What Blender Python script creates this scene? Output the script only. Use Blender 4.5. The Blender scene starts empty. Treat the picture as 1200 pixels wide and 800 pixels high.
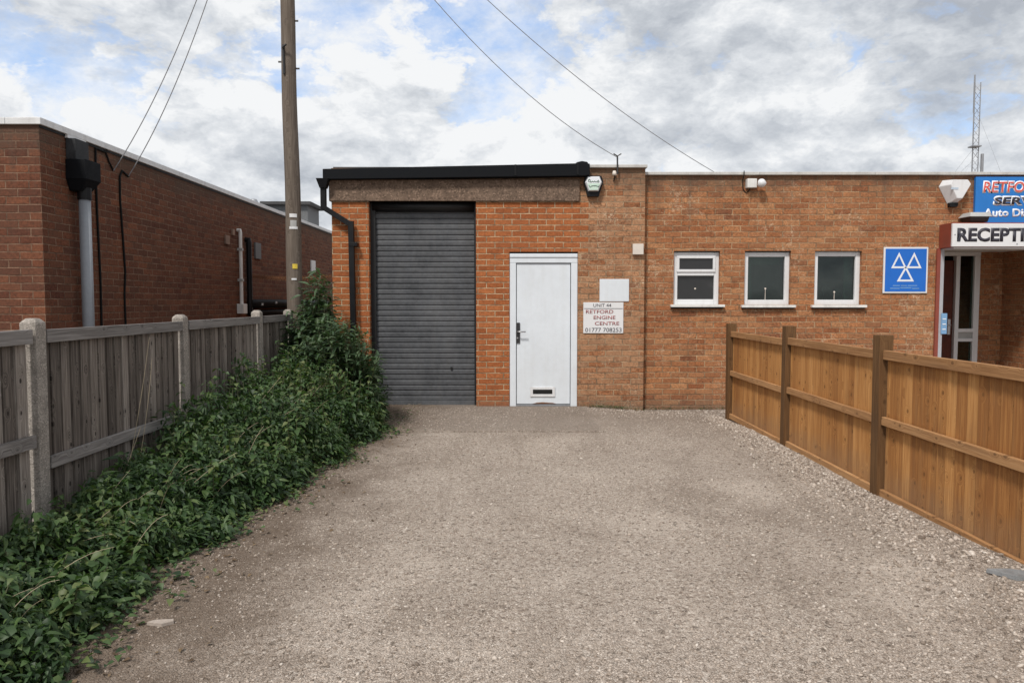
import bpy, bmesh, math, random
import numpy as np
from mathutils import Vector, Matrix
random.seed(7); RNG = np.random.default_rng(11)
S = bpy.context.scene; COL = S.collection
R = math.radians

# ------------------------------------------------------------------ camera numbers
F = 850.0; PITCH = R(3.16); EYE = 1.4
def ray(px, py):
    a = (px-600)/F; b = (400-py)/F
    return Vector((a, math.cos(PITCH)+b*math.sin(PITCH), -math.sin(PITCH)+b*math.cos(PITCH)))
def at(px, py, Y):                      # point of the plane y = Y seen at that place of the photograph
    d = ray(px, py); t = Y/d.y
    return Vector((d.x*t, Y, EYE+d.z*t))
YF = 9.6                                # front of the workshop unit
YR = 9.71                               # front of the long wall on the right
def fx(px, py=350, Y=YF): return at(px, py, Y).x
def fz(py, Y=YF): return at(600, py, Y).z

# ------------------------------------------------------------------ node helpers
class NT:
    def __init__(s, nt): s.nt = nt; s.L = nt.links
    def n(s, t, **kw):
        x = s.nt.nodes.new(t)
        for k, v in kw.items(): setattr(x, k, v)
        return x
    def put(s, sock, v):
        if isinstance(v, bpy.types.NodeSocket): s.L.new(v, sock)
        elif v is not None:
            if sock.type == 'RGBA' and hasattr(v, '__len__') and len(v) == 3: v = (*v, 1)
            if sock.type == 'VECTOR' and not hasattr(v, '__len__'): v = (v, v, v)
            sock.default_value = v
    def m(s, op, a, b=None, c=None, clamp=False):
        x = s.n('ShaderNodeMath', operation=op); x.use_clamp = clamp
        for i, v in enumerate((a, b, c)):
            if v is not None: s.put(x.inputs[i], v)
        return x.outputs[0]
    def vm(s, op, a, b=None):
        x = s.n('ShaderNodeVectorMath', operation=op)
        s.put(x.inputs[0], a)
        if b is not None: s.put(x.inputs[1], b)
        return x.outputs['Value'] if op in ('DOT_PRODUCT', 'LENGTH') else x.outputs[0]
    def mr(s, v, a, b, c=0., d=1., smooth=False):
        x = s.n('ShaderNodeMapRange'); x.interpolation_type = 'SMOOTHSTEP' if smooth else 'LINEAR'
        for i, q in enumerate((v, a, b, c, d)): s.put(x.inputs[i], q)
        return x.outputs[0]
    def sep(s, v):
        x = s.n('ShaderNodeSeparateXYZ'); s.put(x.inputs[0], v); return x.outputs
    def com(s, a, b, c=0.):
        x = s.n('ShaderNodeCombineXYZ')
        for i, q in enumerate((a, b, c)): s.put(x.inputs[i], q)
        return x.outputs[0]
    def noise(s, vec, scale, detail=3., rough=.55, dist=0., color=False):
        x = s.n('ShaderNodeTexNoise')
        s.put(x.inputs['Vector'], vec); s.put(x.inputs['Scale'], scale); s.put(x.inputs['Detail'], detail)
        s.put(x.inputs['Roughness'], rough); s.put(x.inputs['Distortion'], dist)
        return x.outputs['Color' if color else 'Fac']
    def voro(s, vec, scale, feature='F1', dims='3D', rand=1.):
        x = s.n('ShaderNodeTexVoronoi', feature=feature, voronoi_dimensions=dims)
        s.put(x.inputs['Vector'], vec); s.put(x.inputs['Scale'], scale); s.put(x.inputs['Randomness'], rand)
        return x.outputs
    def white(s, vec):
        x = s.n('ShaderNodeTexWhiteNoise', noise_dimensions='3D'); s.put(x.inputs['Vector'], vec); return x.outputs['Value']
    def ramp(s, f, stops, interp='LINEAR'):
        x = s.n('ShaderNodeValToRGB'); cr = x.color_ramp; cr.interpolation = interp
        while len(cr.elements) < len(stops): cr.elements.new(.5)
        for e, (p, c) in zip(cr.elements, stops):
            e.position = p; e.color = (*c, 1) if len(c) == 3 else c
        s.put(x.inputs[0], f); return x.outputs[0]
    def mix(s, f, a, b, mode='MIX'):
        x = s.n('ShaderNodeMix', data_type='RGBA', blend_type=mode); x.clamp_factor = True
        s.put(x.inputs[0], f); s.put(x.inputs[6], a); s.put(x.inputs[7], b); return x.outputs[2]
    def attr(s, name):
        x = s.n('ShaderNodeAttribute', attribute_name=name); return x.outputs['Fac']
    def bump(s, h, strength=.5, dist=.01):
        x = s.n('ShaderNodeBump'); s.put(x.inputs['Strength'], strength); s.put(x.inputs['Distance'], dist); s.put(x.inputs['Height'], h)
        return x.outputs[0]

MATS = {}
def newmat(name):
    m = bpy.data.materials.new(name); m.use_nodes = True
    nt = m.node_tree; t = NT(nt); b = nt.nodes['Principled BSDF']; MATS[name] = m
    return m, t, b
def pset(t, b, **kw):
    for k, v in kw.items(): t.put(b.inputs[k.replace('_', ' ')], v)

def plain(name, col, rough=.5, metal=0., var=.12, scale=6., spec=.5, bump=0., dirt=None, dirt_amt=.0):
    m, t, b = newmat(name)
    g = t.n('ShaderNodeNewGeometry').outputs['Position']
    n = t.noise(g, scale, 6., .6)
    n2 = t.noise(g, scale*9, 4., .6)
    f = t.m('ADD', t.m('MULTIPLY', n, .6), t.m('MULTIPLY', n2, .4))
    lo = tuple(c*(1-var*1.6) for c in col); hi = tuple(min(1, c*(1+var*1.6)) for c in col)
    c = t.mix(t.mr(f, .3, .7), lo, hi)
    if dirt is not None:
        gs = t.vm('MULTIPLY', g, (14., 14., 1.2))
        d = t.mr(t.m('ADD', t.m('MULTIPLY', t.noise(gs, 1., 5., .65), .6), t.m('MULTIPLY', t.noise(g, 2.5, 5., .6), .4)), .47, .72, 0, dirt_amt)
        c = t.mix(d, c, dirt)
    pset(t, b, Base_Color=c, Roughness=t.mr(n, .3, .7, rough*.85, min(1, rough*1.15)), Metallic=metal, Specular_IOR_Level=spec)
    if bump: pset(t, b, Normal=t.bump(n2, .5, bump))
    return m

def brick(name, cols, mortar, blotch, blotch_amt, mort_w=.0052, contrast=.25, mottle=.3, pale=None, pale_amt=0., warp=.005, rough_edge=.004):
    m, t, b = newmat(name)
    ge = t.n('ShaderNodeNewGeometry'); P = ge.outputs['Position']; N = ge.outputs['True Normal']
    px, py, pz = t.sep(P); nx = t.m('ABSOLUTE', t.sep(N)[0])
    side = t.m('GREATER_THAN', nx, .5)
    u = t.m('ADD', t.m('MULTIPLY', px, t.m('SUBTRACT', 1., side)), t.m('MULTIPLY', py, side))
    dn = t.noise(P, 5., 3., .6, color=True); dx, dy, dz = t.sep(dn)
    u = t.m('ADD', u, t.m('MULTIPLY', t.m('SUBTRACT', dx, .5), warp*1.6))
    v = t.m('ADD', pz, t.m('MULTIPLY', t.m('SUBTRACT', dy, .5), warp*1.6))
    vr = t.m('DIVIDE', v, .075); row = t.m('FLOOR', vr)
    half = t.m('MULTIPLY', t.m('FLOORED_MODULO', row, 2.), .5)
    uc = t.m('ADD', t.m('DIVIDE', u, .225), half); col = t.m('FLOOR', uc)
    fu = t.m('SUBTRACT', uc, col); fv = t.m('SUBTRACT', vr, row)
    du = t.m('MULTIPLY', t.m('SUBTRACT', .5, t.m('ABSOLUTE', t.m('SUBTRACT', fu, .5))), .225)
    dv = t.m('MULTIPLY', t.m('SUBTRACT', .5, t.m('ABSOLUTE', t.m('SUBTRACT', fv, .5))), .075)
    d = t.m('MINIMUM', du, dv)
    d = t.m('ADD', d, t.m('MULTIPLY', t.m('SUBTRACT', t.noise(P, 70., 3., .6), .5), rough_edge*2))
    mask = t.mr(d, mort_w-.0018, mort_w+.0018, 0, 1, True)
    rnd = t.white(t.com(col, row, side)); rnd2 = t.white(t.com(row, col, 7.3))
    k = len(cols)-1
    bc = t.ramp(rnd, [(i/k, c) for i, c in enumerate(cols)])
    fine = t.mr(t.noise(P, 38., 6., .72), .28, .72)
    fine2 = t.noise(P, 13., 5., .7)
    bc = t.mix(1., bc, t.ramp(t.m('ADD', t.m('MULTIPLY', fine, .6), t.m('MULTIPLY', fine2, .4)), [(.2, (1-contrast,)*3), (.8, (1+contrast*.6,)*3)]), 'MULTIPLY')
    mot = t.noise(P, 17., 5., .65, .6)
    bc = t.mix(t.m('MULTIPLY', t.mr(mot, .5, .68, 0, 1, True), mottle), bc, blotch)
    big = t.noise(t.vm('MULTIPLY', P, (1., 1., 1.5)), .9, 5., .6)
    bc = t.mix(t.m('MULTIPLY', t.mr(t.m('ADD', t.m('MULTIPLY', big, .75), t.m('MULTIPLY', rnd2, .25)), .42, .66, 0, 1, True), blotch_amt), bc, blotch)
    mc = t.mix(t.mr(t.noise(P, 9., 5., .7), .4, .62), mortar, tuple(c*.38 for c in mortar))
    c = t.mix(mask, mc, bc)
    if pale is not None:
        e = t.mr(t.m('ADD', t.m('MULTIPLY', t.noise(P, 24., 6., .8, 1.0), .65), t.m('MULTIPLY', t.noise(P, 2.2, 3., .6), .35)), .545, .66, 0, pale_amt, True)
        c = t.mix(e, c, pale)
    # rain splash and moss in the lowest courses, run-off streaks below the coping
    low = t.m('MULTIPLY', t.mr(t.m('ADD', pz, t.m('MULTIPLY', t.noise(P, 5., 4., .6), .22)), .06, .30, 1, 0), .62)
    c = t.mix(low, c, (.13, .1, .075))
    st = t.noise(t.vm('MULTIPLY', P, (7., 7., .45)), 1., 4., .6)
    streak = t.m('MULTIPLY', t.mr(st, .5, .72, 0, 1, True), t.mr(pz, 2.1, 3.1, 0, .5))
    c = t.mix(streak, c, (.09, .065, .05))
    soot_and_gap_shade = t.mr(t.m('ADD', pz, t.m('ADD', t.m('MULTIPLY', t.noise(P, 3.2, 5., .65), .55), t.m('MULTIPLY', t.noise(P, 16., 4., .7), .25))), 3.14, 3.5, 0, .62, True)  # sooty stain in the top courses
    c = t.mix(soot_and_gap_shade, c, (.095, .07, .052))
    hgt = t.m('ADD', t.m('MULTIPLY', mask, .7), t.m('ADD', t.m('MULTIPLY', fine, .35), t.m('MULTIPLY', rnd2, .15)))
    pset(t, b, Base_Color=c, Roughness=.92, Specular_IOR_Level=.25, Normal=t.bump(hgt, .9, .012))
    return m

def wood(name, cols, axis, knots=.6, rough=.75, streak=(.3, .3, .3), streak_amt=.4, low=None, bvar=.2):
    m, t, b = newmat(name)
    P = t.n('ShaderNodeTexCoord').outputs['Object']
    ir = t.n('ShaderNodeObjectInfo').outputs['Random']
    r = t.m('ADD', t.attr('rnd'), t.m('MULTIPLY', ir, 13.7))
    x, y, z = t.sep(P)
    if axis == 'x': x, z = z, x
    rr = t.m('MULTIPLY', r, 37.1)
    kv = t.com(t.m('ADD', t.m('MULTIPLY', x, 11.), rr), t.m('ADD', t.m('MULTIPLY', z, 7.5), t.m('MULTIPLY', r, 91.3)), 0.)
    vo = t.voro(kv, 1., 'F1', '2D', .9)
    dist = vo['Distance']; kc = t.sep(vo['Color']); pick = t.m('GREATER_THAN', kc[0], .52); ksz = t.m('ADD', .05, t.m('MULTIPLY', kc[1], .11))
    infl = t.m('MULTIPLY', t.mr(dist, 0., .42, 1, 0, True), pick)
    xs = t.m('ADD', t.m('MULTIPLY', x, 75.), t.m('MULTIPLY', infl, 7.))
    g = t.noise(t.com(t.m('ADD', xs, rr), t.m('MULTIPLY', y, 60.), t.m('ADD', t.m('MULTIPLY', z, 2.4), t.m('MULTIPLY', r, 11.))), 1., 4., .6, .7)
    g2 = t.noise(t.com(t.m('ADD', t.m('MULTIPLY', x, 260.), rr), t.m('MULTIPLY', y, 200.), t.m('MULTIPLY', z, 5.)), 1., 3., .6)
    fac = t.m('ADD', t.m('MULTIPLY', g, .6), t.m('ADD', t.m('MULTIPLY', g2, .12), t.m('MULTIPLY', t.white(t.com(r, 2.2, 1.7)), bvar)))
    c = t.ramp(t.mr(fac, .34, .66), [(0, cols[0]), (.5, cols[1]), (1, cols[2])])
    sn = t.noise(t.com(t.m('ADD', t.m('MULTIPLY', x, 16.), rr), 0., t.m('MULTIPLY', z, 1.3)), 1., 5., .65)
    c = t.mix(t.mr(sn, .48, .72, 0, streak_amt, True), c, streak)
    ring = t.m('SINE', t.m('MULTIPLY', dist, 75.))
    kn = t.m('MULTIPLY', t.m('MULTIPLY', t.mr(dist, t.m('MULTIPLY', ksz, .5), ksz, 1, 0, True), pick), knots)
    c = t.mix(kn, c, tuple(q*.32 for q in cols[0]))
    ringm = t.m('MULTIPLY', t.m('MULTIPLY', infl, t.mr(ring, -.2, 1, 0, .45)), knots)
    c = t.mix(ringm, c, tuple(q*.6 for q in cols[0]))
    if low is not None:
        zz = t.sep(P)[2]
        lm = t.mr(t.m('ADD', zz, t.m('MULTIPLY', t.noise(P, 7., 5., .65), .3)), .1, .42, .65, 0)
        c = t.mix(lm, c, low)
    pset(t, b, Base_Color=c, Roughness=rough, Specular_IOR_Level=.25,
         Normal=t.bump(t.m('ADD', g, t.m('MULTIPLY', g2, .5)), .45, .004))
    return m

def leafmat(name, cols, trans=.25, rough=.5):
    m, t, b = newmat(name)
    r = t.attr('rnd'); ir = t.n('ShaderNodeNewGeometry').outputs['Position']
    big = t.noise(ir, 2.2, 3., .6)
    f = t.m('ADD', t.m('MULTIPLY', r, .65), t.m('MULTIPLY', big, .35))
    c = t.ramp(t.mr(f, .15, .85), [(i/(len(cols)-1), q) for i, q in enumerate(cols)])
    pset(t, b, Base_Color=c, Roughness=rough, Specular_IOR_Level=.35)
    tr = t.n('ShaderNodeBsdfTranslucent'); t.put(tr.inputs['Color'], t.mix(1., c, (1.3, 1.6, .7), 'MULTIPLY'))
    mx = t.n('ShaderNodeMixShader'); mx.inputs[0].default_value = trans
    t.L.new(b.outputs[0], mx.inputs[1]); t.L.new(tr.outputs[0], mx.inputs[2])
    t.L.new(mx.outputs[0], m.node_tree.nodes['Material Output'].inputs[0])
    return m

def make_gravel():
    m, t, b = newmat('gravel')
    P = t.n('ShaderNodeNewGeometry').outputs['Position']; x, y, z = t.sep(P)
    Pw = t.vm('ADD', P, t.vm('MULTIPLY', t.vm('SUBTRACT', t.noise(P, 60., 2., .5, color=True), (.5, .5, .5)), (.012, .012, 0)))
    flat = t.vm('MULTIPLY', Pw, (1, 1, 0))
    v1 = t.voro(flat, 78., 'F1', '2D'); v2 = t.voro(flat, 190., 'F1', '2D')
    e1 = t.voro(flat, 78., 'DISTANCE_TO_EDGE', '2D')['Distance']
    rc = t.sep(v1['Color']); rc2 = t.sep(v2['Color'])
    stone = t.ramp(rc[0], [(0, (.20, .158, .127)), (.25, (.34, .277, .228)), (.6, (.45, .378, .318)), (.86, (.53, .455, .39)), (1, (.66, .59, .52))])
    grit = t.ramp(rc2[1], [(0, (.22, .174, .14)), (.45, (.41, .34, .285)), (1, (.58, .505, .44))])
    pat = t.noise(P, 4.5, 5., .65, .4)
    c = t.mix(t.mr(pat, .4, .62, .25, .9, True), stone, grit)
    # dust, damp patches and tyre-worn bands
    big = t.noise(t.vm('MULTIPLY', P, (1.2, .75, 1)), .85, 5., .62, .5)
    c = t.mix(t.mr(big, .46, .7, 0, .62, True), c, (.24, .19, .152))
    lightp = t.noise(t.vm('ADD', P, (31., 7., 0)), 1.0, 5., .6)
    c = t.mix(t.mr(lightp, .5, .7, 0, .55, True), c, (.58, .50, .43))
    dk = t.noise(t.vm('ADD', P, (3., 77., 0)), 26., 4., .7)
    c = t.mix(t.mr(dk, .55, .66, 0, .75, True), c, (.10, .078, .06))
    lt = t.noise(t.vm('ADD', P, (53., 17., 0)), 48., 3., .7, .8)
    c = t.mix(t.mr(lt, .56, .66, 0, .75, True), c, (.66, .59, .52))
    cr = t.noise(t.vm('ADD', P, (5., 27., 0)), 75., 3., .7, .5)
    c = t.mix(t.mr(cr, .56, .66, 0, .8, True), c, (.12, .094, .074))
    apr = t.m('MULTIPLY', t.mr(t.m('ADD', y, t.m('MULTIPLY', t.noise(P, 9., 4., .6), .12)), 7.78, 7.86, 0, 1, True), t.mr(x, 1.02, .92, 0, .4, True))
    c = t.mix(apr, c, (.24, .20, .17))
    tr = t.noise(t.vm('MULTIPLY', t.vm('ADD', P, (9., 3., 0)), (2.6, .28, 1)), 1., 4., .6, .3)
    c = t.mix(t.mr(tr, .52, .68, 0, .3, True), c, (.22, .175, .14))
    back = t.mr(t.m('ADD', y, t.m('MULTIPLY', t.noise(P, 1.7, 5., .65), 2.2)), 8.0, 10.2, 0, .5, True)
    c = t.mix(back, c, (.21, .172, .14))
    # bare brown soil beside the weeds on the left
    wob = t.noise(P, 3., 4., .6)
    soil = t.mr(t.m('ADD', x, t.m('MULTIPLY', wob, 1.1)), -.98, -.1, 1, 0, True)
    c = t.mix(t.m('MULTIPLY', soil, .8), c, (.135, .098, .072))
    h = t.m('ADD', t.m('MULTIPLY', t.mr(e1, 0., .25, 0, 1, True), t.m('ADD', .35, t.m('MULTIPLY', rc[1], .65))),
            t.m('MULTIPLY', t.m('SUBTRACT', 1., v2['Distance']), .35))
    h = t.m('ADD', h, t.m('MULTIPLY', t.noise(P, 22., 5., .7), 1.3))
    pset(t, b, Base_Color=c, Roughness=.95, Specular_IOR_Level=.15, Normal=t.bump(h, .8, .010))
    return m

def make_stone():
    m, t, b = newmat('loose_stone')
    r = t.attr('rnd'); P = t.n('ShaderNodeNewGeometry').outputs['Position']
    c = t.ramp(r, [(0, (.15, .118, .095)), (.25, (.30, .245, .20)), (.55, (.41, .345, .29)), (.85, (.50, .43, .37)), (1, (.62, .56, .50))])
    c = t.mix(t.mr(t.noise(P, 160., 3., .6), .4, .7, 0, .35), c, (.16, .13, .11))
    x = t.sep(P)[0]
    soil = t.mr(t.m('ADD', x, t.m('MULTIPLY', t.noise(P, 3., 4., .6), 1.1)), -.98, -.1, 1, 0, True)
    c = t.mix(t.m('MULTIPLY', soil, .35), c, (.12, .09, .068))
    pset(t, b, Base_Color=c, Roughness=.9, Specular_IOR_Level=.2)
    return m

def make_concrete(name, col, speck=.35, scale=140.):
    m, t, b = newmat(name)
    P = t.n('ShaderNodeNewGeometry').outputs['Position']
    n = t.noise(P, 7., 6., .65); f = t.noise(P, 60., 4., .7)
    c = t.mix(t.mr(n, .3, .7), tuple(q*.68 for q in col), tuple(q*1.22 for q in col))
    v = t.voro(P, scale); c = t.mix(t.m('MULTIPLY', t.mr(t.sep(v['Color'])[0], .55, 1., 0, 1), speck), c, tuple(q*.42 for q in col))
    c = t.mix(t.m('MULTIPLY', t.mr(t.sep(v['Color'])[1], .75, 1., 0, 1), speck), c, tuple(min(.8, q*1.8) for q in col))
    c = t.mix(t.mr(f, .55, .75, 0, .5, True), c, tuple(q*.5 for q in col))
    pset(t, b, Base_Color=c, Roughness=.92, Specular_IOR_Level=.2, Normal=t.bump(t.m('ADD', f, t.m('MULTIPLY', v['Distance'], .4)), .6, .006))
    return m

brick('brick_orange', [(.31, .096, .033), (.37, .12, .042), (.42, .145, .052), (.34, .107, .037)], (.56, .42, .27), (.27, .09, .038), .25, contrast=.42, mottle=.3, warp=.004, rough_edge=.003)
brick('brick_weathered', [(.35, .148, .068), (.27, .104, .045), (.41, .19, .092), (.31, .14, .07), (.44, .225, .118), (.21, .09, .048)], (.46, .32, .20), (.40, .24, .14), .45, contrast=.75, mottle=.7, pale=(.62, .47, .33), pale_amt=.9, warp=.009, rough_edge=.007)
brick('brick_long_wall', [(.37, .143, .058), (.27, .096, .041), (.44, .19, .082), (.32, .124, .055), (.46, .22, .102), (.21, .078, .038)], (.48, .32, .19), (.33, .158, .077), .4, contrast=.75, mottle=.6, pale=(.60, .44, .30), pale_amt=.85, warp=.008, rough_edge=.006)
brick('brick_dark', [(.165, .060, .032), (.112, .040, .024), (.21, .079, .041), (.142, .051, .029)], (.27, .165, .11), (.105, .052, .034), .5, contrast=.6, mottle=.5, pale=(.22, .11, .07), pale_amt=.35, warp=.007, rough_edge=.005)
wood('fence_board', [(.27, .114, .036), (.41, .19, .06), (.55, .285, .105)], 'z', .6, .75, (.23, .122, .052), .5, low=(.25, .17, .105), bvar=.22)
wood('fence_rail', [(.27, .135, .056), (.41, .22, .098), (.54, .33, .165)], 'x', .6, .75, (.22, .12, .06), .5)
wood('fence_post', [(.065, .030, .011), (.112, .056, .022), (.17, .09, .038)], 'z', .3, .8, (.07, .04, .022), .5)
wood('grey_board', [(.080, .067, .058), (.205, .175, .152), (.38, .34, .305)], 'z', .95, .9, (.062, .05, .043), .75, low=(.07, .066, .05))
wood('grey_rail', [(.11, .10, .094), (.215, .20, .19), (.34, .32, .305)], 'x', .5, .9, (.10, .09, .085), .55)
wood('pole_wood', [(.062, .048, .038), (.12, .096, .077), (.195, .162, .133)], 'z', .15, .85, (.08, .062, .05), .55)
make_gravel(); make_stone()
make_concrete('post_concrete', (.30, .27, .24), .6, 150.)
make_concrete('apron_concrete', (.27, .235, .20), .5, 90.)
make_concrete('lintel_concrete', (.165, .115, .085), .75, 55.)
plain('white_paint', (.66, .70, .745), .45, var=.04, scale=1.6, dirt=(.50, .50, .49), dirt_amt=.28)
plain('white_upvc', (.68, .685, .70), .35, var=.04, scale=5., dirt=(.42, .40, .37), dirt_amt=.35)
plain('post_grey', (.36, .36, .385), .5, var=.08)
plain('sill_white', (.70, .69, .67), .5, var=.08, scale=7., dirt=(.28, .25, .22), dirt_amt=.5)
plain('black_plastic', (.006, .0065, .008), .5, var=.2, scale=8., spec=.22, dirt=(.03, .029, .027), dirt_amt=.4)
plain('black_felt', (.005, .006, .008), .7, spec=.15, var=.25, scale=9., bump=.004)
plain('shutter_metal', (.083, .087, .095), .62, metal=.0, var=.3, scale=2.5, spec=.3, dirt=(.12, .117, .113), dirt_amt=.45)
plain('guide_metal', (.012, .012, .013), .5, metal=.2)
plain('soot_and_gap_shade', (.006, .006, .006), .9)  # near-black fill painting shade into gaps, rebate, slot and shutter backing; also the lock
plain('grey_pipe', (.235, .25, .275), .42, var=.08, scale=4., dirt=(.13, .12, .11), dirt_amt=.4)
plain('coping_grey', (.50, .49, .47), .6, var=.12, scale=5., dirt=(.2, .18, .16), dirt_amt=.5)
plain('coping_white', (.66, .665, .67), .55, var=.08, scale=4., dirt=(.30, .28, .26), dirt_amt=.4)
plain('roof_felt', (.06, .06, .062), .9, var=.25, scale=3.)
plain('sign_white', (.68, .68, .69), .4, var=.02, dirt=(.6, .58, .55), dirt_amt=.2)
plain('sign_blue', (.006, .125, .52), .35, var=.05)
plain('board_blue', (.012, .16, .50), .35, var=.06)
plain('ink_dark', (.03, .028, .04), .5)
plain('ink_maroon', (.30, .07, .07), .5)
plain('ink_red', (.62, .07, .05), .45)
plain('ink_white', (.72, .74, .78), .45, var=.03)
plain('ink_grey', (.16, .24, .20), .5)
plain('alarm_green', (.52, .66, .57), .4, var=.04)
plain('cream_plastic', (.62, .56, .50), .5, var=.06)
plain('vent_clay', (.23, .15, .11), .8, var=.2)
plain('room_paint', (.34, .36, .34), .8)
plain('curtain_grey', (.42, .43, .42), .9, var=.1)
plain('grey_plastic', (.36, .36, .35), .5, var=.1)
plain('steel', (.45, .45, .46), .35, metal=.8)
plain('dark_steel', (.045, .044, .045), .45, metal=.5)
plain('galvanised', (.30, .31, .33), .5, metal=.5, var=.15)
plain('mast_metal', (.27, .28, .30), .55, metal=.3)
plain('outlet_lead', (.035, .037, .04), .7, var=.35, spec=.2)
plain('roof_box', (.13, .135, .14), .7, var=.15)
plain('cable', (.20, .20, .21), .7, spec=.2)
plain('cable_black', (.008, .008, .008), .7, spec=.2)
plain('red_paint', (.23, .05, .03), .5, var=.12, dirt=(.1, .05, .04), dirt_amt=.4)
plain('door_brown', (.085, .018, .009), .5, var=.3, scale=7., spec=.25)
plain('sticker_blue', (.18, .34, .55), .4)
plain('faded_blue', (.45, .53, .62), .5)
plain('rust', (.17, .07, .025), .85, var=.4, scale=30.)
plain('yellow_tag', (.62, .46, .05), .5)
plain('slate', (.20, .205, .21), .6, var=.2, scale=20., bump=.003)
plain('paving_chip', (.34, .29, .25), .85, var=.2, scale=30., bump=.003)
plain('stalk', (.34, .28, .19), .8, var=.2, scale=20.)
plain('stem_green', (.075, .085, .04), .7, var=.2, scale=20.)
plain('petal', (.8, .8, .78), .5)
leafmat('weed_leaf', [(.013, .028, .012), (.027, .056, .021), (.047, .090, .031), (.078, .128, .042), (.14, .16, .06)], .27, .5)
leafmat('shrub_leaf', [(.024, .044, .022), (.044, .080, .038), (.070, .115, .056), (.125, .165, .095)], .2, .5)

leafmat('dead_leaf', [(.05, .032, .02), (.11, .072, .042), (.20, .14, .08)], .05, .8)
def glass(name, base, tint):
    m, t, b = newmat(name)
    P = t.n('ShaderNodeNewGeometry').outputs['Position']
    n = t.noise(P, 4., 4., .6, .8)
    c = t.ramp(n, [(.3, base), (.6, tint), (.75, tuple(q*1.7 for q in tint))])
    pset(t, b, Base_Color=c, Roughness=.08, Specular_IOR_Level=.6)
def clear_glass(name, tint):
    m, t, b = newmat(name)
    P = t.n('ShaderNodeNewGeometry').outputs['Position']
    fr = t.n('ShaderNodeFresnel'); fr.inputs['IOR'].default_value = 1.5
    tr = t.n('ShaderNodeBsdfTransparent'); t.put(tr.inputs['Color'], tint)
    df = t.n('ShaderNodeBsdfDiffuse'); t.put(df.inputs['Color'], (.06, .075, .07))
    gl = t.n('ShaderNodeBsdfGlossy'); gl.inputs['Roughness'].default_value = .03
    t.put(gl.inputs['Normal'], t.bump(t.noise(P, 3., 2., .5), .05, .02))
    m1 = t.n('ShaderNodeMixShader'); t.put(m1.inputs[0], t.mr(t.noise(P, 5., 5., .65, .5), .4, .75, .0, .12)); t.L.new(tr.outputs[0], m1.inputs[1]); t.L.new(df.outputs[0], m1.inputs[2])
    m2 = t.n('ShaderNodeMixShader'); t.put(m2.inputs[0], t.m('MULTIPLY', fr.outputs[0], 1.5)); t.L.new(m1.outputs[0], m2.inputs[1]); t.L.new(gl.outputs[0], m2.inputs[2])
    t.L.new(m2.outputs[0], m.node_tree.nodes['Material Output'].inputs[0])
clear_glass('pane_clear', (.45, .60, .54))
glass('pane_frosted', (.016, .017, .018), (.021, .022, .023))
MATS['pane_frosted'].node_tree.nodes['Principled BSDF'].inputs['Roughness'].default_value = .3

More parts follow.
